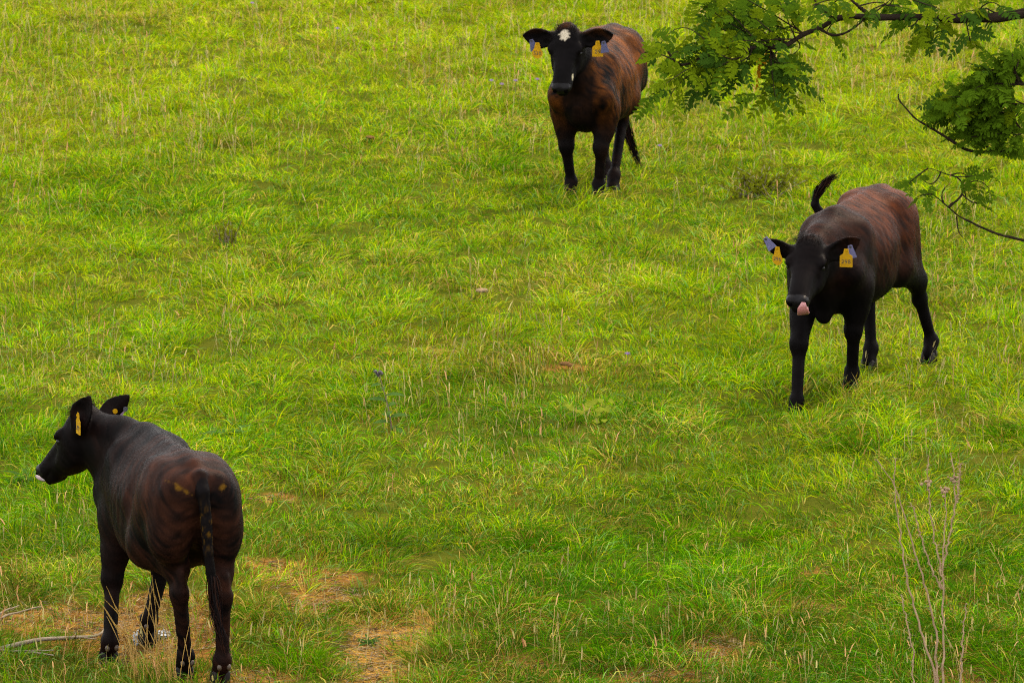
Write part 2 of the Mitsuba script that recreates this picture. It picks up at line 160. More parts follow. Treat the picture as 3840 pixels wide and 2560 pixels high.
GREENS = np.array([[0.235, 0.290, 0.0005], [0.105, 0.225, 0.0005], [0.034, 0.112, 0.001], [0.33, 0.25, 0.050], [0.15, 0.085, 0.010], [0.120, 0.215, 0.042]])


def spikes(root, direction, length, width, colors, rng):
    """One-triangle blades for the short undergrowth."""
    n = len(root)
    side = np.cross(direction, rng.normal(size=(n, 3)))
    side /= np.linalg.norm(side, axis=1, keepdims=True) + 1e-9
    v = np.stack([root - side * width[:, None] / 2, root + side * width[:, None] / 2, root + direction * length[:, None]], 1).reshape(-1, 3)
    return v, np.arange(3 * n).reshape(-1, 3), np.repeat(colors, 3, 0)


def grass():
    rng = np.random.default_rng(7)
    N = 20500
    y = 37.3 + 34.7 * rng.random(N * 3) ** 1.15
    x = rng.uniform(-1, 1, N * 3) * (0.0715 * y + 0.75)
    keep = rng.random(N * 3) < (0.0715 * y + 0.75) / 5.9
    x, y = x[keep][:N], y[keep][:N]
    N = len(x)
    p = np.stack([x, y, 0 * x], 1)
    b = bare(x, y)
    near_soil = 0 * x
    for bx, by, rx_, ry_, s_, o_ in BARE:
        near_soil = np.maximum(near_soil, s_ * np.exp(-(((x - bx) / (rx_ + 0.30)) ** 2 + ((y - by) / (ry_ + 0.55)) ** 2)))
    low = meshkit.fbm(p * (0.45, 0.30, 1) + 3, 3, 21)      # broad patches
    mid = meshkit.fbm(p * (1.7, 1.1, 1) + 9, 3, 22)
    big = meshkit.fbm(p * (2.4, 1.3, 1) + 40, 2, 23)
    yy = np.clip((y - 39) / 30, 0, 1)
    straw = np.clip(meshkit.fbm(p * (1.3, 0.9, 1) + 60, 3, 25) - 0.50, 0, 1)
    # mixture of kinds per tuft
    w = np.stack([0.02 + 2.1 * yy ** 0.8 + 1.8 * (low - 0.5), 1.0 - 0.2 * yy + 1.4 * (mid - 0.5), 1.25 - 1.5 * yy + 0.20 * np.clip(x / 2, -1, 2) * (1 - yy) - 1.8 * (low - 0.5),
                  0.12 + 0.24 * yy + 1.3 * near_soil + 2.6 * straw, 0.08 + 1.5 * near_soil + 1.1 * straw, 0.30 * (1 - yy) + 0.10 + 0.12 * (x > 0) * (1 - yy)], 1)
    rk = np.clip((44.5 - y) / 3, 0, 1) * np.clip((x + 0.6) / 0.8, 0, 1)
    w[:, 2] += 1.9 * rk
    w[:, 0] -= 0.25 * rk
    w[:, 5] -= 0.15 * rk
    w = np.clip(w, 0.03, None)
    w /= w.sum(1, keepdims=True)
    cnt = (47 * np.clip(0.80 + 0.9 * (mid - 0.45), 0.5, 1.25) * (1 - 0.95 * b) * (1 - 0.25 * yy)).astype(int)
    tall = np.clip((big - 0.50) * 4.5, 0, 1)
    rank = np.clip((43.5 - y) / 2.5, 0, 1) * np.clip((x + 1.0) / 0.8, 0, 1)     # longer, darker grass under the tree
    h = (0.050 + 0.030 * rng.random(N) + 0.075 * tall + 0.030 * rank) * (1 - 0.4 * b)
    k = np.repeat(np.arange(N), cnt)
    n = len(k)
    rad = (0.040 + 0.060 * rng.random(N))[k]
    ang, rr = rng.uniform(0, 2 * np.pi, n), np.sqrt(rng.random(n))
    out = np.stack([np.cos(ang), np.sin(ang)], 1)
    rx, ry = x[k] + out[:, 0] * rr * rad * 1.3, y[k] + out[:, 1] * rr * rad * 1.5
    root = np.stack([rx, ry, terrain(rx, ry) - 0.004], 1)
    lean = rng.uniform(0.2, 1.9, n) * (0.35 + rr * 0.9)
    tw = rng.normal(0, 0.5, (n, 2)) + out
    tw /= np.linalg.norm(tw, axis=1, keepdims=True)
    wind = np.stack([meshkit.noise(p * (1.4, 0.9, 1) + 70, 31), meshkit.noise(p * (1.4, 0.9, 1) + 90, 32)], 1)[k] - 0.5
    d = np.concatenate([(tw + wind * 1.8) * lean[:, None], np.ones((n, 1))], 1)
    d /= np.linalg.norm(d, axis=1, keepdims=True)
    length = h[k] * rng.uniform(0.6, 1.6, n)
    width = rng.uniform(0.0022, 0.0050, n) * (1 + 0.35 * yy[k])
    kind = (rng.random(n)[:, None] > np.cumsum(w, 1)[k]).sum(1).clip(0, 5)
    tint = rng.uniform(0.62, 1.35, N) * (1 + (1.0 - 0.55 * yy) * 0.95 * (meshkit.fbm(p * (2.3, 1.5, 1), 2, 77) - 0.52))
    c = GREENS[kind] * (tint[k] * rng.uniform(0.55, 1.5, n))[:, None] * (1 + rng.normal(0, 0.08, (n, 3)))
    c = np.clip(c, 0.002, 0.6)
    short = (length < 0.085) & (rng.random(n) < 0.75)
    s = spikes(root[short], d[short], length[short] * 1.1, width[short] * 1.25, c[short], rng)
    g = ~short
    v, f, cc = blades(root[g], d[g], length[g], width[g], rng.uniform(0.1, 1.2, g.sum()), c[g], rng)
    # broad arching blades that catch the light
    m = 10000
    y2 = 38.0 + 30.0 * rng.random(m) ** 1.4
    x2 = rng.uniform(-1, 1, m) * (0.0715 * y2 + 0.4)
    keep = (bare(x2, y2) < 0.5) & (meshkit.fbm(np.stack([x2 * 1.6, y2, 0 * x2], 1) + 15, 2, 52) > 0.36 + 0.22 * rng.random(m))
    x2, y2 = x2[keep], y2[keep]
    m = len(x2)
    a2 = rng.uniform(0, 2 * np.pi, m)
    l2 = rng.uniform(0.2, 1.4, m)
    d2 = np.stack([np.cos(a2) * l2, np.sin(a2) * l2, np.ones(m)], 1)
    d2 /= np.linalg.norm(d2, axis=1, keepdims=True)
    c2 = GREENS[rng.choice([1, 5, 5, 5, 2, 3], m)] * rng.uniform(0.7, 1.35, (m, 1))
    bv, bf, bc = blades(np.stack([x2, y2, terrain(x2, y2)], 1), d2, rng.uniform(0.07, 0.16, m), rng.uniform(0.0045, 0.0085, m), rng.uniform(0.3, 1.5, m), c2, rng)
    vv, at = [v, s[0], bv], np.cumsum([0, len(v), len(s[0])])
    scene['grass'] = mikit.ply((np.vstack(vv), np.vstack([f, s[1] + at[1], bf + at[2]])), 'grass_blade', color=np.vstack([cc, s[2], bc]))
    labels['grass'] = dict(label='short grazed green and yellow meadow grass', kind='stuff')
    # the meadow goes on beyond the view: the same turf as repeated patches
    for q in range(3):
        m = 1500
        a3 = rng.uniform(0, 2 * np.pi, m)
        l3 = rng.uniform(0.1, 1.0, m)
        d3 = np.stack([np.cos(a3) * l3, np.sin(a3) * l3, np.ones(m)], 1)
        d3 /= np.linalg.norm(d3, axis=1, keepdims=True)
        r3 = np.concatenate([rng.uniform(-0.75, 0.75, (m, 2)), np.zeros((m, 1))], 1)
        c3 = GREENS[rng.choice(6, m, p=[0.30, 0.30, 0.18, 0.12, 0.05, 0.05])] * rng.uniform(0.5, 1.4, (m, 1))
        s3 = spikes(r3, d3, rng.uniform(0.06, 0.17, m), rng.uniform(0.005, 0.010, m), c3, rng)
        scene[f'turf_patch_{q}'] = dict(type='shapegroup', blades=mikit.ply((s3[0], s3[1]), 'grass_blade', color=s3[2]))
    n3 = 0
    for ix in range(-11, 12):
        for iy in range(31):
            cx, cy = ix * 1.15 + rng.uniform(-0.3, 0.3), 34.5 + iy * 1.2 + rng.uniform(-0.3, 0.3)
            if abs(cx) < 0.0715 * cy + 0.55 and 37.6 < cy < 71.5:
                continue
            n3 += 1
            scene[f'outer_grass__{n3:03d}'] = dict(type='instance', shapegroup=dict(type='ref', id=f'turf_patch_{n3 % 3}'),
                                                   to_world=mi.ScalarTransform4f().translate([cx, cy, float(terrain(cx, cy))]).rotate([0, 0, 1], float(rng.uniform(0, 360))).scale(float(rng.uniform(0.9, 1.15))))
    labels['outer_grass'] = dict(label='meadow grass continuing around the grazed field', kind='stuff')
    # upright dry stems with seed heads
    m = 7500
    y = 38.3 + 33 * rng.random(m) ** 0.9
    x = rng.uniform(-1, 1, m) * (0.0715 * y + 0.4)
    den = meshkit.fbm(np.stack([x * 0.7, y * 0.35, 0 * x], 1) + 12, 3, 41)
    keep = den + 0.25 * np.clip((y - 45) / 20, -0.4, 1) + 0.22 * np.clip((40.6 - y) / 1.2, 0, 1) > 0.475 + 0.25 * rng.random(m)
    x, y = x[keep], y[keep]
    m = len(x)
    root = np.stack([x, y, terrain(x, y)], 1)
    d = np.concatenate([rng.normal(0, 0.16, (m, 2)), np.ones((m, 1))], 1)
    d /= np.linalg.norm(d, axis=1, keepdims=True)
    L = rng.uniform(0.13, 0.30, m)
    c = np.array([0.29, 0.23, 0.075]) * rng.uniform(0.6, 1.2, (m, 1)) + np.array([0.10, -0.02, 0.0]) * (rng.random((m, 1)) < 0.2)
    a = blades(root, d, L, 0.0026 + 0.0016 * np.clip((y - 40) / 25, 0, 1), rng.uniform(0, 0.35, m), c, rng)
    top = root + d * (L * 0.72)[:, None]
    s = blades(top, d, L * 0.30, rng.uniform(0.006, 0.011, m), rng.uniform(0, 0.4, m), c * 1.05, rng)
    scene['dry_stems'] = mikit.ply((np.vstack([a[0], s[0]]), np.vstack([a[1], s[1] + len(a[0])])), 'straw', color=np.vstack([a[2], s[2]]))
    labels['dry_stems'] = dict(label='scattered pale dry grass stems with seed heads', kind='stuff')
    # trampled litter on and around the bare soil
    m = 90000
    x, y = rng.uniform(-3.2, 3.2, m), rng.uniform(38.2, 44.5, m)
    keep = bare(x, y) > 0.05 + 1.1 * rng.random(m)
    x, y = x[keep], y[keep]
    m = len(x)
    root = np.stack([x, y, terrain(x, y) + 0.004], 1)
    a = rng.uniform(0, 2 * np.pi, m)
    d = np.stack([np.cos(a), np.sin(a), rng.uniform(0, 0.35, m)], 1)
    d /= np.linalg.norm(d, axis=1, keepdims=True)
    t = rng.random((m, 1))
    c = (np.array([0.20, 0.125, 0.035]) * (1 - t) + np.array([0.05, 0.027, 0.008]) * t) * rng.uniform(0.6, 1.2, (m, 1))
    v, f, cc = blades(root, d, rng.uniform(0.03, 0.11, m), rng.uniform(0.002, 0.0045, m), rng.uniform(0.0, 0.4, m), c, rng)
    v[:, 2] = np.maximum(v[:, 2], np.repeat(root[:, 2], 5) - 0.002)
    scene['straw_litter'] = mikit.ply((v, f), 'straw', color=cc)
    labels['straw_litter'] = dict(label='brown trampled grass litter around the bare soil', kind='stuff')


grass()


def tussock(key, x, y, r, h, label, n=420, brown=0.15, deep=0.55, wide=1.0):
    rng = np.random.default_rng(int(1000 * x + 77 * y) % 100003)
    c0 = rng.normal(0, 1, (6, 2)) * (r * 0.55, r * 0.9)
    a, rr = rng.uniform(0, 2 * np.pi, n), np.sqrt(rng.random(n))
    o = np.stack([np.cos(a), np.sin(a)], 1)
    ci = rng.integers(0, 6, n)
    rx, ry = x + c0[ci, 0] + o[:, 0] * rr * r * 0.45, y + c0[ci, 1] + o[:, 1] * rr * r * 0.45
    root = np.stack([rx, ry, terrain(rx, ry) - 0.005], 1)
    lean = rng.normal(0, 0.5, (6, 2))
    d = np.concatenate([o * (rr * rng.uniform(0.3, 1.5, n))[:, None] + lean[ci] + rng.normal(0, 0.3, (n, 2)), np.ones((n, 1))], 1)
    d /= np.linalg.norm(d, axis=1, keepdims=True)
    u = rng.random(n)
    kind = np.where(u < brown, np.where(rng.random(n) < 0.5, 3, 4), np.where(u < brown + deep, 2, 1))
    c = GREENS[kind] * rng.uniform(0.5, 1.5, (n, 1))
    hh = h * 0.8 * (0.6 + 0.7 * rng.random(6))[ci]
    v, f, cc = blades(root, d, hh * rng.uniform(0.5, 1.25, n), rng.uniform(0.0025, 0.0055, n) * wide, rng.uniform(0.3, 1.7, n), c, rng)
    scene[key] = mikit.ply((v, f), 'grass_blade', color=cc)
    labels[key] = dict(label=label, category='grass tussock', group='grass tussocks in the meadow')


TUSSOCK_LABELS = ['large drooping tussock at the lower edge, right of the black cow', 'olive tussock just above the large one beside the black cow', 'brown and green tussock above the ochre bare soil', 'low tussock on the right edge of the ochre bare soil',
                  'green tussock at the lower edge left of the middle dirt patch', 'dark tussock below the front hooves of the licking cow', 'small dark tussock in the lower meadow between soil and licking cow', 'broad dark tussock near the middle of the lower meadow',
                  'very dark tussock at the right edge of the meadow', 'dark green tussock left of the feet of the starred cow', 'flattened dark tussock above the right dirt patch', 'green tussock right of the lower middle of the meadow', 'dense dark tussock behind the dead stalks']
for i_, (x_, y_, r_, h_) in enumerate(TUSSOCK):
    tussock('grass_tussock' + (f'_{i_:03d}' if i_ else ''), x_, y_, r_, h_, TUSSOCK_LABELS[i_], n=int(2600 * r_), brown=0.45 if i_ in (2, 3, 1) else 0.15, deep=0.7 if i_ in (8, 5, 7, 9) else 0.45)


# ---------------------------------------------------------------- cattle
def unit(a):
    a = np.asarray(a, float)
    return a / max(np.linalg.norm(a), 1e-9)


class Field:
    """A signed distance grid that shapes are smoothly added to; surface() turns it into a mesh."""

    def __init__(self, lo, hi, h):
        self.lo, self.h = np.asarray(lo, float), h
        self.n = np.ceil((np.asarray(hi, float) - self.lo) / h).astype(int) + 1
        self.d = np.full(self.n, 1.0, np.float32)

    def box(self, lo, hi):
        a = np.clip(np.floor((np.asarray(lo) - self.lo) / self.h).astype(int), 0, self.n)
        b = np.clip(np.ceil((np.asarray(hi) - self.lo) / self.h).astype(int) + 1, 0, self.n)
        s = tuple(slice(p, q) for p, q in zip(a, b))
        ax = [np.arange(p, q, dtype=np.float32) * self.h + o for p, q, o in zip(a, b, self.lo)]
        return s, np.stack(np.meshgrid(*ax, indexing='ij'), -1)

    def add(self, lo, hi, fn, k=0.03, cut=False):
        s, p = self.box(np.asarray(lo) - k * 1.5 - 0.02, np.asarray(hi) + k * 1.5 + 0.02)
        if p.size == 0:
            return
        b, a = fn(p).astype(np.float32), self.d[s]
        if cut:
            b = -b
            t = np.clip(0.5 - 0.5 * (a - b) / k, 0, 1)
            self.d[s] = a * (1 - t) + b * t + k * t * (1 - t)
        else:
            t = np.clip(0.5 + 0.5 * (a - b) / k, 0, 1)
            self.d[s] = a * (1 - t) + b * t - k * t * (1 - t)

    def bone(self, a, b, ra, rb, k=0.03, squash=None, cut=False):
        """A round cone from a to b; squash = (direction, factor): thinner along that direction."""
        a, b = np.asarray(a, float), np.asarray(b, float)
        r = max(ra, rb)

        def fn(p):
            q, ba = p - a, b - a
            if squash is not None:
                n = unit(squash[0])
                f = 1 / squash[1] - 1
                q = q + (q @ n)[..., None] * n * f
                ba = ba + (ba @ n) * n * f
            t = np.clip((q @ ba) / (ba @ ba + 1e-9), 0, 1)
            return (np.linalg.norm(q - t[..., None] * ba, axis=-1) - (ra + (rb - ra) * t)) * (squash[1] if squash is not None else 1) ** 0.5

        self.add(np.minimum(a, b) - r, np.maximum(a, b) + r, fn, k, cut)

    def ball(self, c, r, k=0.03, rot=None, cut=False):
        """An ellipsoid with the radii r along the rows of rot."""
        c, r = np.asarray(c, float), np.asarray(r, float) * np.ones(3)
        m = np.eye(3) if rot is None else np.asarray(rot)

        def fn(p):
            q = (p - c) @ m.T
            k0, k1 = np.linalg.norm(q / r, axis=-1), np.linalg.norm(q / r ** 2, axis=-1)
            return k0 * (k0 - 1) / np.maximum(k1, 1e-6)

        self.add(c - r.max(), c + r.max(), fn, k, cut)

    def loft(self, o, m, rows, k=0.03, nt=2.0, nb=2.2):
        """Stations along the axis m[0] from o: (u, half width, top, bottom). m rows: along, left, up."""
        o, m, rows = np.asarray(o, float), np.asarray(m, float), np.asarray(rows, float)
        from scipy.interpolate import PchipInterpolator
        f = PchipInterpolator(rows[:, 0], rows[:, 1:])
        u0, u1 = rows[0, 0], rows[-1, 0]
        R = np.abs(rows).max()
        ends = np.array([o + m[0] * u for u in (u0, u1)])
        wide = np.abs(rows[:, 1:]).max()

        def fn(p):
            q = (p - o) @ m.T
            u = np.clip(q[..., 0], u0, u1)
            g = f(u)
            w, top, bot = g[..., 0], g[..., 1], g[..., 2]
            c = bot + 0.52 * (top - bot)
            y, z = np.abs(q[..., 1]), q[..., 2] - c
            hz = np.where(z > 0, top - c, c - bot)
            n = np.where(z > 0, nt, nb)
            a, b = y / w, np.abs(z) / hz
            rr = (a ** n + b ** n + 1e-12) ** (1 / n)
            # distance along the ray from the centre, tempered by the section's slope
            rad = np.sqrt(y * y + z * z)
            d = np.where(rr > 1e-3, rad * (1 - 1 / np.maximum(rr, 1e-3)), -np.minimum(w, hz))
            e = np.abs(q[..., 0] - u)
            return np.where(e > 0, np.sqrt(np.maximum(d, 0) ** 2 + e ** 2) + np.minimum(d, 0) * 0, d)

        lo = ends.min(0) - wide * 1.1
        hi = ends.max(0) + wide * 1.1
        self.add(lo, hi, fn, k)

    def ear(self, o, along, face, L, W, k=0.025, cup=0.5, thick=0.008, droop=0.0):
        o, e = np.asarray(o, float), unit(along)
        f = unit(np.asarray(face) - (np.asarray(face) @ e) * e)
        s = np.cross(e, f)

        def fn(p):
            q = p - o
            t, x, y = q @ e, q @ s, q @ f
            tt = np.clip(t / L, 0, 1)
            w = W * (0.30 + 0.70 * np.clip(np.sin(np.pi * np.clip(tt * 0.80 + 0.07, 0, 1)) ** 1.15, 0, 1)) * np.sqrt(np.clip(1.02 - tt ** 4, 0.02, 1))
            c = cup * (1.5 - tt * 0.9)
            yy = y - c * np.clip(np.abs(x), 0, w) ** 2 / np.maximum(w, 0.012) + droop * tt ** 2 * L
            dx = np.maximum(np.abs(x) - w, 0)
            dt = np.maximum(t - L, 0) + np.maximum(-t, 0)
            return (np.sqrt(dx ** 2 + yy ** 2 + dt ** 2) - (thick + 0.014 * (1 - tt) ** 2)) * 0.85

        b = o + e * L
        self.add(np.minimum(o, b) - W * 1.3, np.maximum(o, b) + W * 1.3, fn, k)

    def surface(self):
        d, h = self.d, self.h
        n = self.n
        ins = d < 0
        c = [ins[i:n[0] - 1 + i, j:n[1] - 1 + j, l:n[2] - 1 + l] for i in (0, 1) for j in (0, 1) for l in (0, 1)]
        cnt = sum(x.astype(np.int8) for x in c)
        cells = np.argwhere((cnt > 0) & (cnt < 8))
        idx = np.full(n - 1, -1, np.int32)
        idx[tuple(cells.T)] = np.arange(len(cells))
        acc, num = np.zeros((len(cells), 3)), np.zeros(len(cells))
        off = np.array([[i, j, l] for i in (0, 1) for j in (0, 1) for l in (0, 1)])
        vals = np.stack([d[tuple((cells + o).T)] for o in off], 1)
        for a in range(8):
            for b in range(a + 1, 8):
                if np.abs(off[a] - off[b]).sum() == 1:
                    va, vb = vals[:, a], vals[:, b]
                    x = (va < 0) != (vb < 0)
                    t = np.where(x, va / np.where(x, va - vb, 1), 0)[:, None]
                    acc += np.where(x[:, None], off[a] + t * (off[b] - off[a]), 0)
                    num += x
        v = self.lo + h * (cells + acc / num[:, None])
        faces = []
        for ax in range(3):
            sl = [slice(1, -1)] * 3
            sl[ax] = slice(0, -1)
            sl2 = list(sl)
            sl2[ax] = slice(1, None)
            a, b = ins[tuple(sl)], ins[tuple(sl2)]
            e = np.argwhere(a != b)
            flip = a[tuple(e.T)]
            base = e + np.array([0 if i == ax else 1 for i in range(3)])
            u_, w_ = (ax + 1) % 3, (ax + 2) % 3
            q = []
            for du, dw in ((1, 1), (0, 1), (0, 0), (1, 0)):
                p = base.copy()
                p[:, u_] -= du
                p[:, w_] -= dw
                q.append(idx[tuple(p.T)])
            q = np.stack(q, 1)
            q[~flip] = q[~flip][:, ::-1]
            faces.append(q)
        q = np.vstack(faces)
        q = q[(q >= 0).all(1)]
        f = np.vstack([q[:, [0, 1, 2]], q[:, [0, 2, 3]]])
        m = trimesh.Trimesh(v, f, process=False)
        comps = trimesh.graph.connected_components(m.edges, min_len=1, nodes=np.arange(len(v)))
        if len(comps) > 1:
            big = max(comps, key=len)
            keep = np.zeros(len(v), bool)
            keep[big] = True
            f = f[keep[f].all(1)]
            mp = np.cumsum(keep) - 1
            m = trimesh.Trimesh(v[keep], mp[f], process=False)
        from scipy.sparse import coo_matrix
        e = m.edges_unique
        w = coo_matrix((np.ones(2 * len(e)), (np.r_[e[:, 0], e[:, 1]], np.r_[e[:, 1], e[:, 0]])), shape=(len(m.vertices),) * 2).tocsr()
        deg = np.asarray(w.sum(1))
        v = np.asarray(m.vertices)
        for lam in (0.5, 0.5, -0.3, 0.4):
            v = v + lam * (w @ v / np.maximum(deg, 1) - v)
        return trimesh.Trimesh(v, m.faces, process=False)


def head_axes(u, roll=0.0, up=(0, 0, 1)):
    """Rows: along the face, left, out of the forehead, for a head whose face runs along u."""
    u = unit(u)
    v = unit(np.cross(up, u))
    w = np.cross(u, v)
    c, s = math.cos(roll), math.sin(roll)
    return np.array([u, c * v + s * w, c * w - s * v])


TORSO = [  # along, half width, top, bottom
    (-0.76, 0.033, 1.08, 0.97), (-0.735, 0.094, 1.135, 0.9), (-0.68, 0.15, 1.165, 0.83), (-0.58, 0.193, 1.185, 0.76), (-0.44, 0.224, 1.2, 0.67), (-0.3, 0.243, 1.195, 0.6), (-0.12, 0.271, 1.18, 0.54),
    (0.06, 0.278, 1.172, 0.515), (0.22, 0.263, 1.172, 0.505), (0.36, 0.233, 1.178, 0.51), (0.48, 0.209, 1.155, 0.53), (0.57, 0.179, 1.11, 0.575), (0.65, 0.127, 1.04, 0.64), (0.69, 0.047, 0.93, 0.74)]
HEAD = [  # along the face, half width, top, bottom
    (-0.055, 0.030, -0.040, -0.085), (-0.040, 0.058, -0.008, -0.120), (0.00, 0.088, 0.008, -0.155), (0.05, 0.122, 0.010, -0.190), (0.11, 0.132, 0.006, -0.222), (0.17, 0.116, -0.002, -0.236),
    (0.24, 0.096, -0.010, -0.226), (0.31, 0.084, -0.015, -0.198), (0.37, 0.077, -0.021, -0.168), (0.41, 0.076, -0.028, -0.150), (0.445, 0.070, -0.040, -0.134), (0.468, 0.042, -0.060, -0.112)]


def cattle_shape(s):
    """The body of one animal in its own frame (x ahead, y left, z up), from a pose s."""
    F_ = Field((-1.25, -0.80, -0.12), (1.45, 0.62, 1.62), s.get('h', 0.0095))
    F_.loft((0, 0, 0), np.eye(3), TORSO, 0.03, 1.72, 2.15)
    W = s.get('width', 1.0)
    # spine, hook bones, pin bones, loin hollows
    F_.bone((-0.62, 0, 1.155), (0.42, 0, 1.14), 0.03, 0.045, 0.05)
    for y in (-1, 1):
        F_.ball((-0.36, y * 0.148, 1.105), (0.08, 0.05, 0.05), 0.10)
        F_.ball((-0.70, y * 0.105, 1.065), (0.05, 0.045, 0.05), 0.07)
    # belly and udder hint, brisket
    F_.ball((-0.05, 0, 0.665), (0.36, 0.22, 0.155), 0.10)
    F_.bone((0.40, 0, 0.64), (0.62, 0, 0.69), 0.11, 0.075, 0.07, squash=((0, 1, 0), 0.75))
    # legs
    for name, y in (('fl', 1), ('fr', -1)):
        g = s[name]
        foot, lift = np.array([g[0], g[1], g[2] if len(g) > 2 else 0.0]), (g[3] if len(g) > 3 else 0.0)
        sh = np.array([0.36, y * 0.135, 1.00])
        pt = np.array([0.575, y * 0.165, 0.80])
        el = np.array([0.42 + 0.18 * (foot[0] - 0.46), y * 0.165, 0.655])
        fet = foot + (-0.035, 0, 0.125)
        kn = el + (fet - el) * 0.50 + (0.035 + lift, 0, 0.01)
        F_.bone((0.255, y * 0.292, 1.04), (0.27, y * 0.305, 0.72), 0.030, 0.035, 0.05, cut=True)     # groove behind the shoulder
        F_.bone(sh, pt, 0.10, 0.085, 0.08, squash=((0, 1, 0), 0.8))
        F_.bone(pt, el, 0.085, 0.090, 0.08, squash=((0, 1, 0), 0.85))
        F_.bone(sh, el, 0.09, 0.085, 0.09, squash=((0, 1, 0), 0.75))
        F_.bone(el + (0.01, 0, 0.05), el + (kn - el) * 0.5, 0.112, 0.078, 0.06, squash=((0, 1, 0), 0.82))
        F_.bone(el + (kn - el) * 0.45, kn + (0, 0, 0.02), 0.076, 0.057, 0.04)
        F_.ball(kn + (0.010, 0, 0.0), (0.055, 0.056, 0.072), 0.03)
        F_.bone(kn + (0, 0, -0.03), fet, 0.042, 0.036, 0.025)
        F_.bone(kn + (-0.03, 0, -0.05), fet + (-0.022, 0, 0.02), 0.018, 0.019, 0.016)
        F_.ball(fet, (0.048, 0.046, 0.047), 0.025)
        F_.bone(fet, foot + (0.012, 0, 0.045), 0.041, 0.047, 0.025)
    for name, y in (('rl', 1), ('rr', -1)):
        g = s[name]
        foot = np.array([g[0], g[1], g[2] if len(g) > 2 else 0.0])
        dx = foot[0] + 0.58
        hip = np.array([-0.46, y * 0.138, 0.95])
        st = np.array([-0.315 + 0.22 * dx, y * 0.185, 0.69])
        fet = foot + (-0.04, 0, 0.125)
        hk = np.array([-0.655 + (0.62 if dx > 0 else 0.48) * dx, y * 0.14 * 0.45 + foot[1] * 0.55, 0.475 + (0.06 if dx > 0 else -0.16) * abs(dx)])
        F_.ball(hip + (-0.06, y * -0.012, -0.03), (0.23, 0.125, 0.24), 0.08)
        F_.bone((-0.665, y * 0.105, 1.00), (-0.625, y * 0.140, 0.76), 0.085, 0.090, 0.07)
        F_.bone((-0.225, y * 0.285, 1.02), (-0.26, y * 0.290, 0.80), 0.040, 0.045, 0.06, cut=True)     # hollow of the flank
        F_.bone(hip, st, 0.15, 0.105, 0.09, squash=((0, 1, 0), 0.75))
        F_.bone((-0.60, y * 0.145, 0.80), hk + (0.06, 0, 0.13), 0.105, 0.062, 0.08, squash=((0, 1, 0), 0.82))
        F_.bone(st, hk + (0.07, 0, 0.11), 0.105, 0.060, 0.08, squash=((0, 1, 0), 0.8))
        F_.bone(hk + (0.05, 0, 0.12), hk + (0.012, 0, 0.0), 0.056, 0.047, 0.045, squash=((0, 1, 0), 0.85))
        F_.bone(hk + (-0.035, 0, 0.11), hk + (-0.028, 0, 0.012), 0.018, 0.030, 0.03)
        F_.ball(hk + (0.005, 0, -0.01), (0.052, 0.046, 0.06), 0.03)
        F_.bone(hk, fet, 0.042, 0.035, 0.025)
        F_.bone(hk + (-0.03, 0, -0.03), fet + (-0.024, 0, 0.02), 0.020, 0.020, 0.016)
        F_.ball(fet, (0.050, 0.047, 0.048), 0.025)
        F_.bone(fet, foot + (0.012, 0, 0.045), 0.042, 0.048, 0.025)
    # neck and head
    P, A = np.asarray(s['poll'], float), head_axes(s['face'], s.get('roll', 0.0))
    hp = lambda u, v, w: P + np.array([u, v, w]) @ A
    side = A[1]
    nk = s.get('neck', 1.0)
    c0, c1 = np.array([0.40, 0, 1.045]), hp(0.0, 0, -0.075)
    t0, t1 = np.array([0.56, 0, 0.80]), hp(0.11, 0, -0.155)
    bend = np.asarray(s.get('bend', (0, 0, 0.0)))
    cm, tm = (c0 + c1) / 2 + bend, (t0 + t1) / 2 + bend * 0.8
    for a, b, ra, rb in ((c0, cm, 0.125, 0.100), (cm, c1, 0.100, 0.080), (t0, tm, 0.135, 0.105), (tm, t1, 0.105, 0.075), ((c0 + t0) / 2, (cm + tm) / 2, 0.155, 0.118), ((cm + tm) / 2, (c1 + t1) / 2, 0.118, 0.088)):
        F_.bone(a, b, ra * nk, rb * nk, 0.07)
    if s.get('dewlap'):
        dl = s['dewlap']
        F_.bone(tm + (0, 0, -0.085), (0.60, 0, 0.64), 0.028, 0.055, 0.05)
        F_.bone((0.60, 0, 0.68), (0.60, 0, 0.56 - dl), 0.10, 0.030, 0.06)
        F_.bone((0.46, 0, 0.60), (0.60, 0, 0.57 - dl), 0.06, 0.030, 0.06)
    F_.loft(P, A, HEAD, 0.035, 2.3, 2.3)
    F_.ball(hp(-0.012, 0, -0.025), (0.06, 0.055, 0.045), 0.05, A)          # poll
    F_.ball(hp(0.045, 0, -0.02), (0.07, 0.075, 0.035), 0.05, A)            # forehead
    for y in (-1, 1):
        F_.ball(hp(0.130, y * 0.110, -0.036), (0.045, 0.024, 0.026), 0.025, A)   # brow
        F_.ball(hp(0.158, y * 0.126, -0.062), (0.022, 0.012, 0.015), 0.012, A, cut=True)
        F_.ball(hp(0.18, y * 0.080, -0.150), (0.085, 0.030, 0.060), 0.04, A)      # cheek
        F_.ball(hp(0.29, y * 0.096, -0.075), (0.07, 0.014, 0.03), 0.03, A, cut=True)
        F_.ball(hp(0.445, y * 0.040, -0.060), (0.032, 0.030, 0.030), 0.02, A)    # nostril wing
        F_.ball(hp(0.482, y * 0.046, -0.066), (0.026, 0.017, 0.014), 0.005, A, cut=True)
        F_.ball(hp(0.462, y * 0.042, -0.066), (0.020, 0.012, 0.010), 0.005, A, cut=True)
        F_.bone(hp(0.475, y * 0.02, -0.116), hp(0.34, y * 0.082, -0.128), 0.007, 0.006, 0.012, cut=True)
        F_.bone(hp(0.39, y * 0.025, -0.146), hp(0.452, y * 0.018, -0.134), 0.030, 0.022, 0.02)   # lower lip
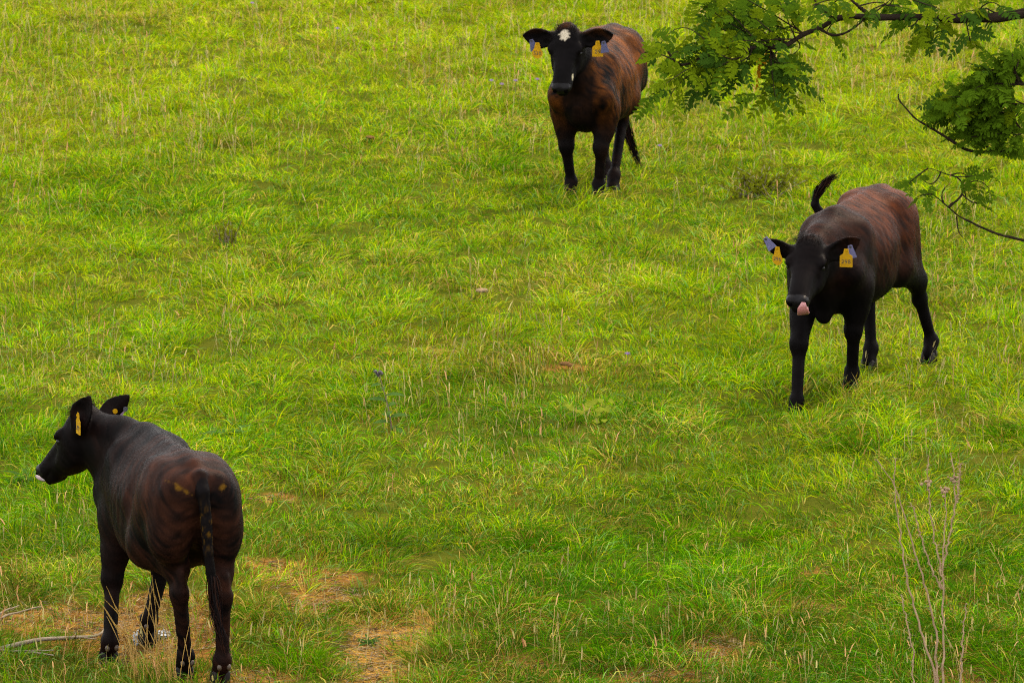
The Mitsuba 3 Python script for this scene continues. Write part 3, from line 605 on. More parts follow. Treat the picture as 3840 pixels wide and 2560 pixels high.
    for y, key in ((1, 'ear_l'), (-1, 'ear_r')):
        e = s[key]
        o = hp(*(np.array(e.get('base', (0.025, 0.092, -0.080))) * (1, y, 1)))
        F_.bone(o, o + unit(np.array(e['along']) @ A) * 0.06, 0.042, 0.034, 0.03)
        F_.ear(o + unit(np.array(e['along']) @ A) * 0.02, np.array(e['along']) @ A, np.array(e['face']) @ A, e.get('L', 0.225), e.get('W', 0.068), cup=e.get('cup', 0.45), droop=e.get('droop', 0.0))
    # tail
    tl = np.asarray(s['tail'], float)
    r = np.linspace(0.042, 0.022, len(tl))
    for i in range(len(tl) - 1):
        F_.bone(tl[i], tl[i + 1], r[i], r[i + 1], 0.03 if i == 0 else 0.012)
    m = F_.surface()
    v, n = np.array(m.vertices), np.array(m.vertex_normals)
    x, y, z = v.T
    trunk = np.clip((0.62 - x) / 0.2, 0, 1) * np.clip((z - 0.50) / 0.15, 0, 1)
    side = np.clip((np.abs(y) - 0.14) / 0.08, 0, 1)
    ribs = np.sin(2 * np.pi * (x + 0.35 * z) / 0.078) * np.exp(-((x - 0.04) / 0.20) ** 2) * np.exp(-((z - 0.86) / 0.17) ** 2)
    lump = meshkit.fbm(np.stack([x * 6, y * 6, z * 4.5], 1) + 3.3, 2, 14) - 0.5
    fold = meshkit.fbm(np.stack([x * 26 - z * 10, y * 9, z * 7], 1), 2, 15) - 0.5
    v += n * (trunk * (0.0022 * ribs * side + 0.016 * lump + 0.004 * fold))[:, None]
    return trimesh.Trimesh(v, m.faces, process=False), P, A


def coat_colour(kind, v, n, P, A):
    """Real coat colour per vertex, in the animal's own frame."""
    x, y, z = v.T
    q = (v - P) @ A.T
    black = np.array([0.0022, 0.0016, 0.0018])
    sd = {'brown': 3, 'dark': 23, 'black': 41}[kind]
    ac, al = x * 0.8 - z * 0.6, x * 0.6 + z * 0.8      # across and along the lie of the coat
    streak = 0.5 * meshkit.fbm(np.stack([ac * 24, y * 6 + 7, al * 3.0], 1), 3, sd) + 0.5 * meshkit.fbm(np.stack([x * 4, y * 4, z * 4], 1), 3, sd + 9)
    fine = meshkit.fbm(np.stack([ac * 55, y * 16, al * 10], 1), 2, sd + 5)
    head = np.clip((q[:, 0] + 0.06) / 0.08, 0, 1) * (np.abs(q[:, 1]) < 0.4) * np.clip((q[:, 2] + 0.30) / 0.08, 0, 1) * np.clip((0.56 - np.linalg.norm(q, axis=1)) / 0.08, 0, 1)
    low = np.clip((0.66 - z) / 0.16, 0, 1)
    under = np.clip((0.15 - np.abs(y) + 0.10 * (streak - 0.5)) / 0.05, 0, 1) * np.clip((x - 0.42) / 0.12, 0, 1) * np.clip((1.05 - z) / 0.1, 0, 1)
    if kind == 'brown':
        m = np.clip(0.36 + 3.0 * (streak - 0.48) + 1.1 * (fine - 0.5), 0, 1) * (0.55 + 0.45 * np.clip((z - 0.55) / 0.5, 0, 1))
        m = m * (1 - head) * (1 - 0.92 * low) * (1 - 0.9 * under)
        ridge = np.clip(1 - np.abs(y) / 0.05, 0, 1) * (z > 1.0)
        brown = np.array([0.076, 0.0225, 0.0030])
        c = black + (brown - black) * (m * (1 - 0.8 * ridge))[:, None]
    elif kind == 'dark':
        m = np.clip(0.60 + 2.0 * (streak - 0.48) + 0.9 * (fine - 0.5), 0, 1) * np.clip((z - 0.60) / 0.55, 0, 1) * (0.25 + 0.75 * np.clip((0.42 - x) / 0.35, 0, 1))
        m = m * (1 - 0.9 * head) * (1 - low)
        c = black + (np.array([0.058, 0.0150, 0.0046]) - black) * m[:, None]
    else:
        m = np.clip(0.36 + 2.0 * (streak - 0.48) + 0.8 * (fine - 0.5), 0, 1) * (0.20 + 0.80 * np.clip((-x + 0.45) / 1.0, 0, 1))
        m = m * (1 - 0.8 * head) * (1 - 0.3 * low)
        c = black + (np.array([0.024, 0.0078, 0.0040]) - black) * m[:, None]
    tail = (x < -0.775) & (np.abs(y) < 0.6) & ((x < -0.80) | (z > 0.5))
    c = np.where(tail[:, None], black * 1.3, c)
    return c * (0.45 + 1.1 * fine[:, None])


def tube(pts, radii, sides=6):
    pts, radii = np.asarray(pts, float), np.broadcast_to(np.asarray(radii, float), (len(pts),))
    t = np.gradient(pts, axis=0)
    t /= np.linalg.norm(t, axis=1, keepdims=True) + 1e-12
    ref = np.array([0.31, 0.2, 0.93]) if abs(t[:, 2].mean()) < 0.8 else np.array([1.0, 0.1, 0])
    a = np.cross(t, ref)
    a /= np.linalg.norm(a, axis=1, keepdims=True)
    b = np.cross(t, a)
    ang = np.arange(sides) * 2 * np.pi / sides
    v = (pts[:, None] + radii[:, None, None] * (np.cos(ang)[None, :, None] * a[:, None] + np.sin(ang)[None, :, None] * b[:, None])).reshape(-1, 3)
    f = []
    for i in range(len(pts) - 1):
        for j in range(sides):
            p, q = i * sides + j, i * sides + (j + 1) % sides
            f += [(p, q, q + sides), (p, q + sides, p + sides)]
    n = len(v)
    v = np.vstack([v, pts[:1], pts[-1:]])
    for j in range(sides):
        f.append((n, (j + 1) % sides, j))
        f.append((n + 1, n - sides + j, n - sides + (j + 1) % sides))
    return trimesh.Trimesh(v, np.array(f), process=False)


def curve(ctrl, n):
    """A smooth curve of n points through the control points."""
    from scipy.interpolate import CubicSpline
    c = np.asarray(ctrl, float)
    d = np.r_[0, np.cumsum(np.linalg.norm(np.diff(c, axis=0), axis=1))]
    return CubicSpline(d, c)(np.linspace(0, d[-1], n))


def tag_plate(kind):
    """An ear tag in its own plane: x across, y down from the button at the origin, 2 mm thick."""
    from shapely.geometry import Polygon, Point
    if kind == 'round':
        s = Point(0, -0.052).buffer(0.028).union(Polygon([(-0.009, 0.006), (0.009, 0.006), (0.018, -0.034), (-0.018, -0.034)]))
    elif kind == 'pale':
        s = Polygon([(-0.008, 0.006), (0.008, 0.006), (0.022, -0.056), (-0.022, -0.056)])
    else:
        s = Polygon([(-0.008, 0.008), (0.008, 0.008), (0.012, -0.016), (0.028, -0.026), (0.029, -0.078), (-0.029, -0.078), (-0.028, -0.026), (-0.012, -0.016)])
    s = s.buffer(0.004).buffer(-0.001)
    m = trimesh.creation.extrude_polygon(s, 0.0022, engine='earcut')
    m.apply_translation((0, 0, -0.0011))
    m.apply_scale((1.28, 1.28, 1.0))
    return m


def frame_mesh(m, o, x, y):
    """The mesh moved so that its x and y axes run along x and y at o."""
    x = unit(x)
    y = unit(np.asarray(y) - (np.asarray(y) @ x) * x)
    M = np.eye(4)
    M[:3, :3] = np.stack([x, y, np.cross(x, y)], 1)
    M[:3, 3] = o
    m = m.copy()
    m.apply_transform(M)
    return m


def hair_strands(roots, dirs, lengths, width, colors, rng, segs=1, curl=0.0):
    """Thin tapering ribbons; one triangle each for segs = 1."""
    n = len(roots)
    side = np.cross(dirs, rng.normal(size=(n, 3)))
    side /= np.linalg.norm(side, axis=1, keepdims=True) + 1e-9
    if segs == 1:
        v = np.stack([roots - side * width / 2, roots + side * width / 2, roots + dirs * lengths[:, None]], 1).reshape(-1, 3)
        return trimesh.Trimesh(v, np.arange(3 * n).reshape(-1, 3), process=False), np.repeat(colors, 3, 0)


def add_cattle(s):
    rng = np.random.default_rng(sum(map(ord, s['key'])))
    m, P, A = cattle_shape(s)
    v, f = np.asarray(m.vertices), np.asarray(m.faces)
    n = np.asarray(m.vertex_normals)
    k, (ox, oy), sc = s['key'], s['at'], s['scale']
    oz = s.get('z', 0.0)
    T4 = mi.ScalarTransform4f().translate([ox, oy, oz]).rotate([0, 0, 1], s['yaw']).scale(sc)
    labels[k] = dict(label=s['label'], category='cow', group='cattle on the meadow')
    col = coat_colour(s['coat'], v, n, P, A)
    q = (v - P) @ A.T
    hp = lambda u, y, w: P + np.array([u, y, w]) @ A

    def part(name, mesh, bsdf, smooth=True, color=None, **kw):
        key = k + '__' + name
        i = 1
        while key in scene:
            key = f'{k}__{name}_{i:03d}'
            i += 1
        scene[key] = mikit.ply(mesh, bsdf, smooth=smooth, color=color, to_world=T4, **kw)
        return key

    if s.get('star'):
        a, r = np.arctan2(q[:, 1], q[:, 0] - 0.052), np.hypot(q[:, 1] * 1.05, (q[:, 0] - 0.052) * 0.95)
        r = r - 0.007 * np.sin(a * 7 + 0.5) * (q[:, 0] > 0.04) - 0.004 * np.sin(a * 13)
        edge = np.clip((0.041 - r + 0.016 * (meshkit.fbm(v * 90, 2, 4) - 0.5) * 2) / 0.010, 0, 1) * (q[:, 2] > -0.03)
        col = col * (1 - edge[:, None]) + np.array([0.34, 0.29, 0.22]) * edge[:, None]
        patch = (np.hypot(q[:, 0] - 0.345, (q[:, 2] + 0.080) * 1.9) < 0.026) & (q[:, 1] > 0.03)
        col[patch] = (0.36, 0.31, 0.20)
    if s['coat'] == 'black':   # dung stains on the thighs and down the tail
        st = meshkit.fbm(v * 38, 3, 9)
        for y in (-1, 1):
            w = np.exp(-(((v[:, 1] - y * 0.115) / (0.060 + 0.02 * y)) ** 2 + ((v[:, 2] - 1.065 - 0.5 * (np.abs(v[:, 1]) - 0.11)) / 0.032) ** 2)) * (v[:, 0] < -0.45)
            g = (0.85 * np.clip((w * 0.85 + st - 1.05) / 0.22, 0, 1))[:, None]
            col = col * (1 - g) + np.array([0.085, 0.040, 0.003]) * g
        st2 = meshkit.fbm(v * (90, 90, 30), 2, 19)
        g = ((np.abs(v[:, 1]) < 0.05) * (v[:, 0] < -0.77) * np.exp(-((v[:, 2] - 0.86) / 0.09) ** 2) * np.clip((st2 - 0.55) / 0.12, 0, 1) * 0.8)[:, None]
        col = col * (1 - g) + np.array([0.075, 0.036, 0.003]) * g
    # the wet nose is a part of its own: the front of the muzzle
    nose_v = (q[:, 0] > 0.415) & (q[:, 2] > -0.108) & (np.abs(q[:, 1]) < 0.075)
    nf = nose_v[f].all(1)
    part('body', trimesh.Trimesh(v, f[~nf], process=False), 'coat', True, col)
    used = np.unique(f[nf])
    mp = np.full(len(v), -1)
    mp[used] = np.arange(len(used))
    if len(used):
        part('nose', trimesh.Trimesh(v[used], mp[f[nf]], process=False), 'wet_nose')
    # eyes
    for y in (-1, 1):
        e = trimesh.creation.icosphere(2, 0.0155)
        e.apply_translation(hp(0.158, y * 0.110, -0.062))
        part('eye', e, 'eye')
    # hooves: two claws, and the dew claws above them
    for leg in ('fl', 'fr', 'rl', 'rr'):
        g = np.array([s[leg][0], s[leg][1], s[leg][2] if len(s[leg]) > 2 else 0.0])
        claws = []
        for y in (-1, 1):
            pts = []
            for (cx, cz, r) in ((-0.02, 0.050, 0.024), (0.030, 0.045, 0.021), (-0.026, 0.006, 0.023), (0.062, 0.002, 0.018), (0.055, 0.010, 0.015)):
                b = trimesh.creation.icosphere(1, r)
                pts.append(b.vertices * (1, 0.9, 1) + (cx, y * 0.027, cz))
            h_ = trimesh.convex.convex_hull(np.vstack(pts))
            hv = h_.vertices.copy()
            hv[:, 2] = np.maximum(hv[:, 2], -0.012)
            claws.append(trimesh.Trimesh(hv + g, h_.faces, process=False))
        part('hoof', trimesh.util.concatenate(claws), 'hoof', 40)
        for y in (-1, 1):
            b = trimesh.creation.icosphere(2, 0.014)
            b.apply_scale((1, 0.9, 1.25))
            b.apply_translation(g + (-0.078, y * 0.025, 0.098))
            part('dew_claw', b, 'dew_claw' if s['coat'] == 'black' else 'hoof')
    # tongue
    if s.get('tongue'):
        if s['tongue'] == 'nose':
            path = [hp(0.40, 0.022, -0.128), hp(0.465, 0.034, -0.128), hp(0.506, 0.048, -0.100), hp(0.518, 0.056, -0.056), hp(0.492, 0.060, -0.016)]
            hw, ht, wide = [0.030, 0.038, 0.036, 0.014], 0.013, A[1] + 0.25 * A[2]
        else:
            path = [hp(0.40, 0.0, -0.118), hp(0.450, 0.0, -0.120), hp(0.490, 0.0, -0.100), hp(0.520, 0.0, -0.066), hp(0.535, 0.0, -0.045)]
            hw, ht, wide = [0.024, 0.026, 0.021, 0.008], 0.011, A[1]
        c = curve(path, 20)
        t = np.linspace(0, 1, 20)
        tg = np.gradient(c, axis=0)
        tg /= np.linalg.norm(tg, axis=1, keepdims=True)
        sx = wide - (tg @ wide)[:, None] * tg
        sx /= np.linalg.norm(sx, axis=1, keepdims=True)
        sy = np.cross(tg, sx)
        an = np.arange(14) * 2 * np.pi / 14
        w_ = np.interp(t, [0, 0.45, 0.8, 1], hw)[:, None, None]
        h_ = (ht * np.interp(t, [0, 0.8, 1], [1, 0.9, 0.4]))[:, None, None]
        ring = c[:, None] + np.cos(an)[None, :, None] * sx[:, None] * w_ + (np.sin(an) - 0.35 * np.cos(an) ** 2)[None, :, None] * sy[:, None] * h_
        tm = tube(c, 0.01, 14)
        tv = np.array(tm.vertices)
        tv[:280] = ring.reshape(-1, 3)
        tv[280], tv[281] = ring[0].mean(0), ring[-1].mean(0)
        part('tongue', trimesh.Trimesh(tv, tm.faces, process=False), 'tongue' if s['tongue'] == 'nose' else 'tongue_pale')
    # ear tags: a numbered yellow one and a pale one on every ear
    down = np.array([0, 0, -1.0])
    for y, key in ((1, 'ear_l'), (-1, 'ear_r')):
        num, kind, ty_, tp_, turn = s['tags'][key]
        e, fc = unit(np.array(s[key]['along']) @ A), unit(np.array(s[key]['face']) @ A)
        fc = unit(fc - (fc @ e) * e)
        o = hp(*(np.array(s[key].get('base', (0.025, 0.092, -0.080))) * (1, y, 1)))
        xd = -unit(np.cross(down, fc))
        xd = unit(math.cos(turn) * xd + math.sin(turn) * unit(fc - (fc @ down) * down))
        yo = o + e * ty_[0] + fc * ty_[1] + down * ty_[2]
        tk = part('ear_tag', frame_mesh(tag_plate('round' if kind == 'round' else 'square'), yo, xd, -down + 0.12 * xd * y), 'tag_yellow', 30)
        labels[tk] = dict(label='yellow numbered ear tag')
        if num:
            t = meshkit.text_mesh(num, 0.027 if len(num) < 3 else 0.023, 0.0012, bold=True)
            b = t.bounds
            t.apply_translation((-(b[0, 0] + b[1, 0]) / 2, -0.080 if kind != 'round' else -0.078, 0.0012))
            scene[tk + '__number'] = mikit.ply(frame_mesh(t, yo, xd, -down + 0.12 * xd * y), 'tag_ink', to_world=T4)
        spots = [(yo, 'tag_yellow')]
        if tp_:
            po = o + e * tp_[0] + fc * tp_[1] + down * tp_[2]
            xp = -unit(np.cross(down, fc))
            tl_ = tp_[3]
            tp = part('ear_tag', frame_mesh(tag_plate('pale'), po, unit(xp + tl_ * down), -down + tl_ * xp), 'tag_pale_' + k[-3:].strip('_'), 30)
            labels[tp] = dict(label='pale violet ear tag beside the yellow one')
            spots.append((po, 'tag_grey'))
        for c0, b0 in spots:
            for sgn, r in ((1, 0.009), (-1, 0.0135))[:2 if kind == 'back' else 1]:
                d = trimesh.creation.cylinder(r, 0.004, sections=20)
                z = fc * sgn
                ctr = c0 + (fc * 0.004 if sgn > 0 else -fc * 0.042 - down * 0.004)
                part('tag_button', frame_mesh(d, ctr, unit(np.cross(z, e)), np.cross(z, np.cross(z, e))), b0, 30)
    # nostrils
    for y in (-1, 1):
        b = trimesh.creation.icosphere(2, 1.0)
        b.apply_transform(np.diag([0.008, 0.017, 0.011, 1.0]))
        tilt = trimesh.transformations.rotation_matrix(y * 0.55, (1, 0, 0))
        b.apply_transform(tilt)
        nq = np.array(b.vertices) @ A + hp(0.4735, y * 0.042, -0.066)
        part('nostril', trimesh.Trimesh(nq, b.faces, process=False), 'nostril')
    # coat: short hairs lying back along the body, longer at the ears, poll and tail
    fa = m.area_faces
    cnt = s.get('hairs', 42000)
    fi = rng.choice(len(f), cnt, p=fa / fa.sum())
    r1, r2 = np.sqrt(rng.random(cnt)), rng.random(cnt)
    w = np.stack([1 - r1, r1 * (1 - r2), r1 * r2], 1)
    pos = (v[f[fi]] * w[..., None]).sum(1)
    nor = (n[f[fi]] * w[..., None]).sum(1)
    hc = (col[f[fi]] * w[..., None]).sum(1) * rng.uniform(0.8, 1.3, (cnt, 1))
    hq = (pos - P) @ A.T
    is_head = (hq[:, 0] > -0.06) & (np.linalg.norm(hq, axis=1) < 0.56) & (np.abs(hq[:, 1]) < 0.14)
    is_ear = (np.abs(hq[:, 1]) >= 0.12) & (np.linalg.norm(hq, axis=1) < 0.40) & (hq[:, 0] < 0.18) & (pos[:, 0] > 0.45)
    flow = np.tile([-0.75, 0, -0.6], (cnt, 1)) + rng.normal(0, 0.22, (cnt, 3))
    flow[pos[:, 2] < 0.62] = np.array([-0.15, 0, -1]) + rng.normal(0, 0.2, ((pos[:, 2] < 0.62).sum(), 3))
    flow[is_head] = A[0] + rng.normal(0, 0.25, (is_head.sum(), 3))
    flow[is_ear] = np.sign(hq[is_ear, 1:2]) * A[1] + rng.normal(0, 0.35, (is_ear.sum(), 3))
    t = flow - (flow * nor).sum(1, keepdims=True) * nor
    t /= np.linalg.norm(t, axis=1, keepdims=True) + 1e-9
    lift = rng.uniform(0.05, 0.28, (cnt, 1))
    L = rng.uniform(0.012, 0.026, cnt)
    L[is_head] *= 0.6
    L[is_ear] *= 1.25
    lift[is_ear] *= 2.0
    on_nose = is_head & (hq[:, 0] > 0.40)
    d = t + nor * lift
    d /= np.linalg.norm(d, axis=1, keepdims=True)
    keep = ~on_nose
    hm, hcol = hair_strands(pos[keep] - nor[keep] * 0.002, d[keep], L[keep], 0.0017, hc[keep], rng)
    # forelock
    c = 1700
    pr = hp(-0.012, 0, 0.012) + (rng.normal(0, 1, (c, 3)) * (0.028, 0.045, 0.012)) @ A
    dd = (rng.normal(0, 0.32, (c, 3)) + (0.85, 0, 0.42)) @ A
    dd /= np.linalg.norm(dd, axis=1, keepdims=True)
    h2, c2 = hair_strands(pr, dd, rng.uniform(0.015, 0.038, c), 0.0024, np.tile([0.004, 0.003, 0.003], (c, 1)), rng)
    hv = np.vstack([hm.vertices, h2.vertices])
    key = part('hair', trimesh.Trimesh(hv, np.arange(len(hv)).reshape(-1, 3), process=False), 'hair', False, np.vstack([hcol, c2]))
    labels[key] = dict(kind='stuff', label='short coat hair')
    # tail switch: ribbons around the end of the tail
    sw = curve(s['switch'], 16)
    vs, fs, cs, at = [], [], [], 0
    for i in range(220):
        o = rng.normal(0, 1, 3) * 0.009
        wv = rng.normal(0, 1, 3) * 0.015
        lm = rng.uniform(0.55, 1.0)
        tt = np.linspace(0, 1, 16)
        pts = sw[0] + (np.stack([np.interp(tt * lm, tt, sw[:, a]) for a in range(3)], 1) - sw[0])
        pts = pts + o * np.sin(np.pi * np.clip(tt * 0.9 + 0.15, 0, 1))[:, None] * 1.5 + wv * (tt ** 2)[:, None] + 0.006 * np.sin(tt * 9 + i)[:, None] * unit(wv)
        sd = unit(np.cross(pts[-1] - pts[0], rng.normal(size=3)))
        wd = (0.0032 * np.sqrt(np.clip(1.02 - tt, 0, 1)))[:, None]
        vs.append(np.stack([pts - sd * wd, pts + sd * wd], 1).reshape(-1, 3))
        b = at + 2 * np.arange(15)
        fs.append(np.vstack([np.stack([b, b + 1, b + 3], 1), np.stack([b, b + 3, b + 2], 1)]))
        red = rng.random() ** 3
        cs.append(np.tile(np.array([0.003, 0.0025, 0.003]) + red * np.array([0.02, 0.006, 0.002]), (32, 1)))
        at += 32
    part('tail_switch', trimesh.Trimesh(np.vstack(vs), np.vstack(fs), process=False), 'hair', True, np.vstack(cs))


for s_ in HERD:
    add_cattle(s_)


# ---------------------------------------------------------------- small plants and things on the ground
def add(key, mesh, bsdf, smooth=False, color=None):
    i, k0 = 1, key
    while key in scene:
        key = f'{k0}_{i:03d}'
        i += 1
    scene[key] = mikit.ply(mesh, bsdf, smooth=smooth, color=color)
    return key


def on(x, y, z=0.0):
    return np.array([x, y, float(terrain(x, y)) + z])


def leaf_mesh(base, axis, normal, L, W, fold=0.25, lobes=0.0, n=6, curl=0.2):
    """A leaf blade with a folded midrib, pointed at both ends."""
    e = unit(axis)
    nn = unit(np.asarray(normal) - (np.asarray(normal) @ e) * e)
    s = np.cross(nn, e)
    t = np.linspace(0, 1, n + 1)
    w = W / 2 * np.sin(np.pi * np.clip(t * 0.93 + 0.05, 0, 1)) ** 0.75
    if lobes:
        w = w * (1 + lobes * np.cos(t * 3 * 2 * np.pi))
    c = base + e * (t * L)[:, None] - nn * (curl * L * t ** 2)[:, None]
    v = np.vstack([c, c + s * w[:, None] + nn * (fold * w)[:, None], c - s * w[:, None] + nn * (fold * w)[:, None]])
    m = n + 1
    f = []
    for i in range(n):
        f += [(i, i + 1, m + i + 1), (i, m + i + 1, m + i), (i + 1, i, 2 * m + i), (i + 1, 2 * m + i, 2 * m + i + 1)]
    return trimesh.Trimesh(v, f, process=False)


def flat(c):
    return dict(type='principledthin', base_color=col(*c), diff_trans=0.7, roughness=0.45, eta=1.4)


scene['weed_leaf'] = flat((0.040, 0.080, 0.015))
scene['pale_weed_leaf'] = flat((0.055, 0.105, 0.022))
scene['lobed_leaf'] = flat((0.15, 0.18, 0.015))
scene['bush_leaf'] = flat((0.085, 0.098, 0.004))
scene['weed_stem'] = dict(type='principled', base_color=col(0.10, 0.07, 0.04), roughness=0.7)
scene['dark_head'] = dict(type='principled', base_color=col(0.045, 0.035, 0.04), roughness=0.8)
scene['petal'] = flat((0.2, 0.13, 0.29))
scene['pale_stone'] = dict(type='diffuse', reflectance=mikit.proc(lambda p, n, uv: mikit.mix((0.21, 0.155, 0.09), (0.11, 0.075, 0.04), mikit.fbm(p.x * 40, p.y * 40, p.z * 40, 3))))
scene['clod_soil'] = dict(type='diffuse', reflectance=mikit.proc(lambda p, n, uv: mikit.mix((0.13, 0.07, 0.028), (0.06, 0.032, 0.014), mikit.fbm(p.x * 50, p.y * 50, p.z * 50, 3))))
scene['paper'] = dict(type='twosided', bsdf=dict(type='diffuse', reflectance=col(0.30, 0.31, 0.32)))
scene['dead_wood'] = dict(type='diffuse', reflectance=mikit.proc(lambda p, n, uv: mikit.mix((0.23, 0.19, 0.14), (0.12, 0.09, 0.06), mikit.fbm(p.x * 30, p.y * 12, p.z * 60, 3))))
scene['dead_stalk'] = dict(type='diffuse', reflectance=mikit.proc(lambda p, n, uv: mikit.mix((0.34, 0.235, 0.15), (0.16, 0.10, 0.055), mikit.fbm(p.x * 60, p.y * 60, p.z * 25, 3))))

R = np.random.default_rng(99)
# tall weed with a dark flower head
for x, y in thistle:
    k = 'tall_weed'
    labels[k] = dict(label='tall weed with pale leaves and a dark flower head in mid meadow', category='weed')
    p0 = on(x, y, -0.01)
    c = curve([p0, p0 + (-0.01, 0, 0.14), p0 + (-0.05, 0, 0.30), p0 + (-0.075, 0, 0.40)], 12)
    add(k + '__stem', tube(c, np.linspace(0.006, 0.003, 12), 6), 'weed_stem', 30)
    for i in range(13):
        t = 0.02 + 0.9 * (i / 13) ** 1.3
        a = i * 2.4 + 0.5
        b = c[int(t * 11)]
        ax = np.array([math.cos(a), math.sin(a), 0.55 if t > 0.2 else 0.25])
        add(k + '__leaf', leaf_mesh(b, ax, (0, -0.5, 1), (0.17 if t < 0.2 else 0.11) * R.uniform(0.8, 1.2), 0.040, curl=0.5), 'pale_weed_leaf', True)
    hd = [trimesh.creation.icosphere(1, 0.012) for _ in range(6)]
    for b in hd:
        b.apply_translation(c[-1] + R.normal(0, 0.018, 3))
    add(k + '__flower_head', trimesh.util.concatenate(hd), 'dark_head', True)
# leafy rosettes
for i, ((x, y), lab) in enumerate(zip(rosettes, ['bluish leafy weed rosette right of the head of the black cow', 'small dark rosette growing on the ochre bare soil', 'leafy weed below the muzzle of the black cow', 'grey green weed above the ochre bare soil'])):
    k = 'weed_rosette' + (f'_{i:03d}' if i else '')
    labels[k] = dict(label=lab, category='weed', group='leafy weeds')
    for j in range((16, 12, 20, 9)[i]):
        a, up = j * 2.4, R.uniform(0.3, 1.3)
        add(k + '__leaf', leaf_mesh(on(x, y, 0.005) + R.normal(0, 0.015, 3) * (1, 1, 0), (math.cos(a), math.sin(a), up), (0, -0.4, 1), R.uniform(0.10, 0.20) * (0.55 if i in (1, 3) else 1), (0.035, 0.016, 0.030, 0.02)[i], curl=0.7, lobes=0.15), 'pale_weed_leaf' if i in (0, 3) else 'weed_leaf', True)
# a patch of lobed yellow green leaves
for x, y in lobed:
    k = 'lobed_weed'
    labels[k] = dict(label='clump of lobed yellow green weed leaves in the middle meadow', category='weed')
    for j in range(26):
        a = R.uniform(0, 6.28)
        q = on(x + R.normal(0, 0.10), y + R.normal(0, 0.16), R.uniform(0.06, 0.13))
        add(k + '__leaf', leaf_mesh(q, (math.cos(a), math.sin(a) - 0.4, -0.1), (0, -0.6, 0.8), R.uniform(0.035, 0.055), 0.045, lobes=0.22, n=9, curl=0.3), 'lobed_leaf', True)
# dark dead weed and the reddish bushy weed
for (lst, k, lab, n, hh, ww, mat) in ((dead, 'dead_weed', 'small dark dried weed left of the middle meadow', 16, 0.20, 0.08, 'weed_stem'), (bush, 'bushy_weed', 'low bushy weed left of the raised tail of the licking cow', 46, 0.20, 0.26, 'weed_stem')):
    for x, y in lst:
        labels[k] = dict(label=lab, category='weed')
        st, lf = [], []
        for j in range(n):
            p0 = on(x + R.normal(0, ww * 0.4), y + R.normal(0, ww * 0.4))
            p1 = p0 + np.array([R.normal(0, ww * 0.6), R.normal(0, ww * 0.6), hh * R.uniform(0.5, 1.1)])
            cc_ = curve([p0, (p0 + p1) / 2 + R.normal(0, 0.015, 3), p1], 6)
            st.append(tube(cc_, np.linspace(0.004, 0.002, 6), 4))
            for q in cc_[2:]:
                for _ in range(5 if k == 'bushy_weed' else 2):
                    lf.append(leaf_mesh(q, R.normal(0, 1, 3) + (0, 0, 0.5), (0, -0.4, 1), R.uniform(0.03, 0.05), 0.016, n=3))
        add(k + '__stems', trimesh.util.concatenate(st), mat)
        fo = add(k + '__foliage', trimesh.util.concatenate(lf), 'bush_leaf', True)
        labels[fo] = dict(kind='stuff')
# lilac flowers
FLOWER_LABELS = ['lilac flower left of the starred cow, second from its legs', 'lilac flower nearest the left side of the starred cow', 'lilac flower farthest left in the row beside the starred cow', 'lilac flower just below the row beside the starred cow', 'lilac flower to the right of the hanging tail of the starred cow', 'lilac flower near the top edge in the left half', 'lilac flower near the top between the left edge and starred cow', 'small lilac flower in the lower middle of the meadow']
for i, (x, y) in enumerate(flowers):
    k = 'lilac_flower' + (f'_{i:03d}' if i else '')
    labels[k] = dict(label=FLOWER_LABELS[i], category='flower', group='lilac flowers in the grass')
    top = on(x, y, 0.17 if i < 7 else 0.09)
    add(k + '__stem', tube(np.array([on(x, y), top]), [0.002, 0.0015], 4), 'weed_stem')
    pet = [leaf_mesh(top, np.array([math.cos(j * 2.4), math.sin(j * 2.4), 0.2 + 1.2 * (j / 22)]), (0, 0, 1), 0.026, 0.011, n=2) for j in range(22)]
    add(k + '__petals', trimesh.util.concatenate(pet), 'petal', True)


def rock(x, y, r, seed, flatz=0.5):
    m = trimesh.creation.icosphere(3, 1.0)
    m.vertices = m.vertices * (1 + 0.5 * (meshkit.fbm(m.vertices * 1.7 + seed, 3, seed) - 0.5)[:, None]) * np.array(r) + on(x, y, r[2] * flatz)
    return m


for i, (x, y) in enumerate(stone):
    scene['pale_stone_thing'] = None
    del scene['pale_stone_thing']
    k = add('flat_stone', rock(x, y, (0.048, 0.05, 0.016), 3, 3.2), 'pale_stone', 40)
    labels[k] = dict(label='pale flat stone lying in the grass of the middle meadow', category='stone')
for i, (x, y) in enumerate(clods):
    k = add('earth_clod', rock(x, y, ((0.042, 0.04, 0.014), (0.026, 0.03, 0.012), (0.040, 0.04, 0.014))[i], 11 + i, 3.0), 'clod_soil', 40)
    labels[k] = dict(label=['brown clod of earth in the grass, larger of a pair', 'brown clod of earth in the grass, smaller of a pair', 'brown clod of earth in the far grass left of the starred cow'][i], category='clod', group='clods of earth')
for i, (x, y) in enumerate(scraps):
    m = trimesh.creation.icosphere(3, 1.0)
    v = m.vertices * ((0.036, 0.06, 0.042), (0.036, 0.045, 0.022), (0.036, 0.04, 0.022))[i]
    v = v * (0.65 + 0.9 * np.abs(meshkit.noise(m.vertices * 3.1, 4 + i) - 0.5) * 2)[:, None] + on(x, y, 0.02)
    k = add('white_scrap', trimesh.Trimesh(v, m.faces, process=False), 'paper', 20)
    labels[k] = dict(label=['white crumpled scrap on the soil behind the front hoof of the black cow', 'white crumpled scrap, middle of three under the black cow', 'white crumpled scrap, nearest the hind leg of the black cow'][i], category='litter', group='white scraps under the black cow')
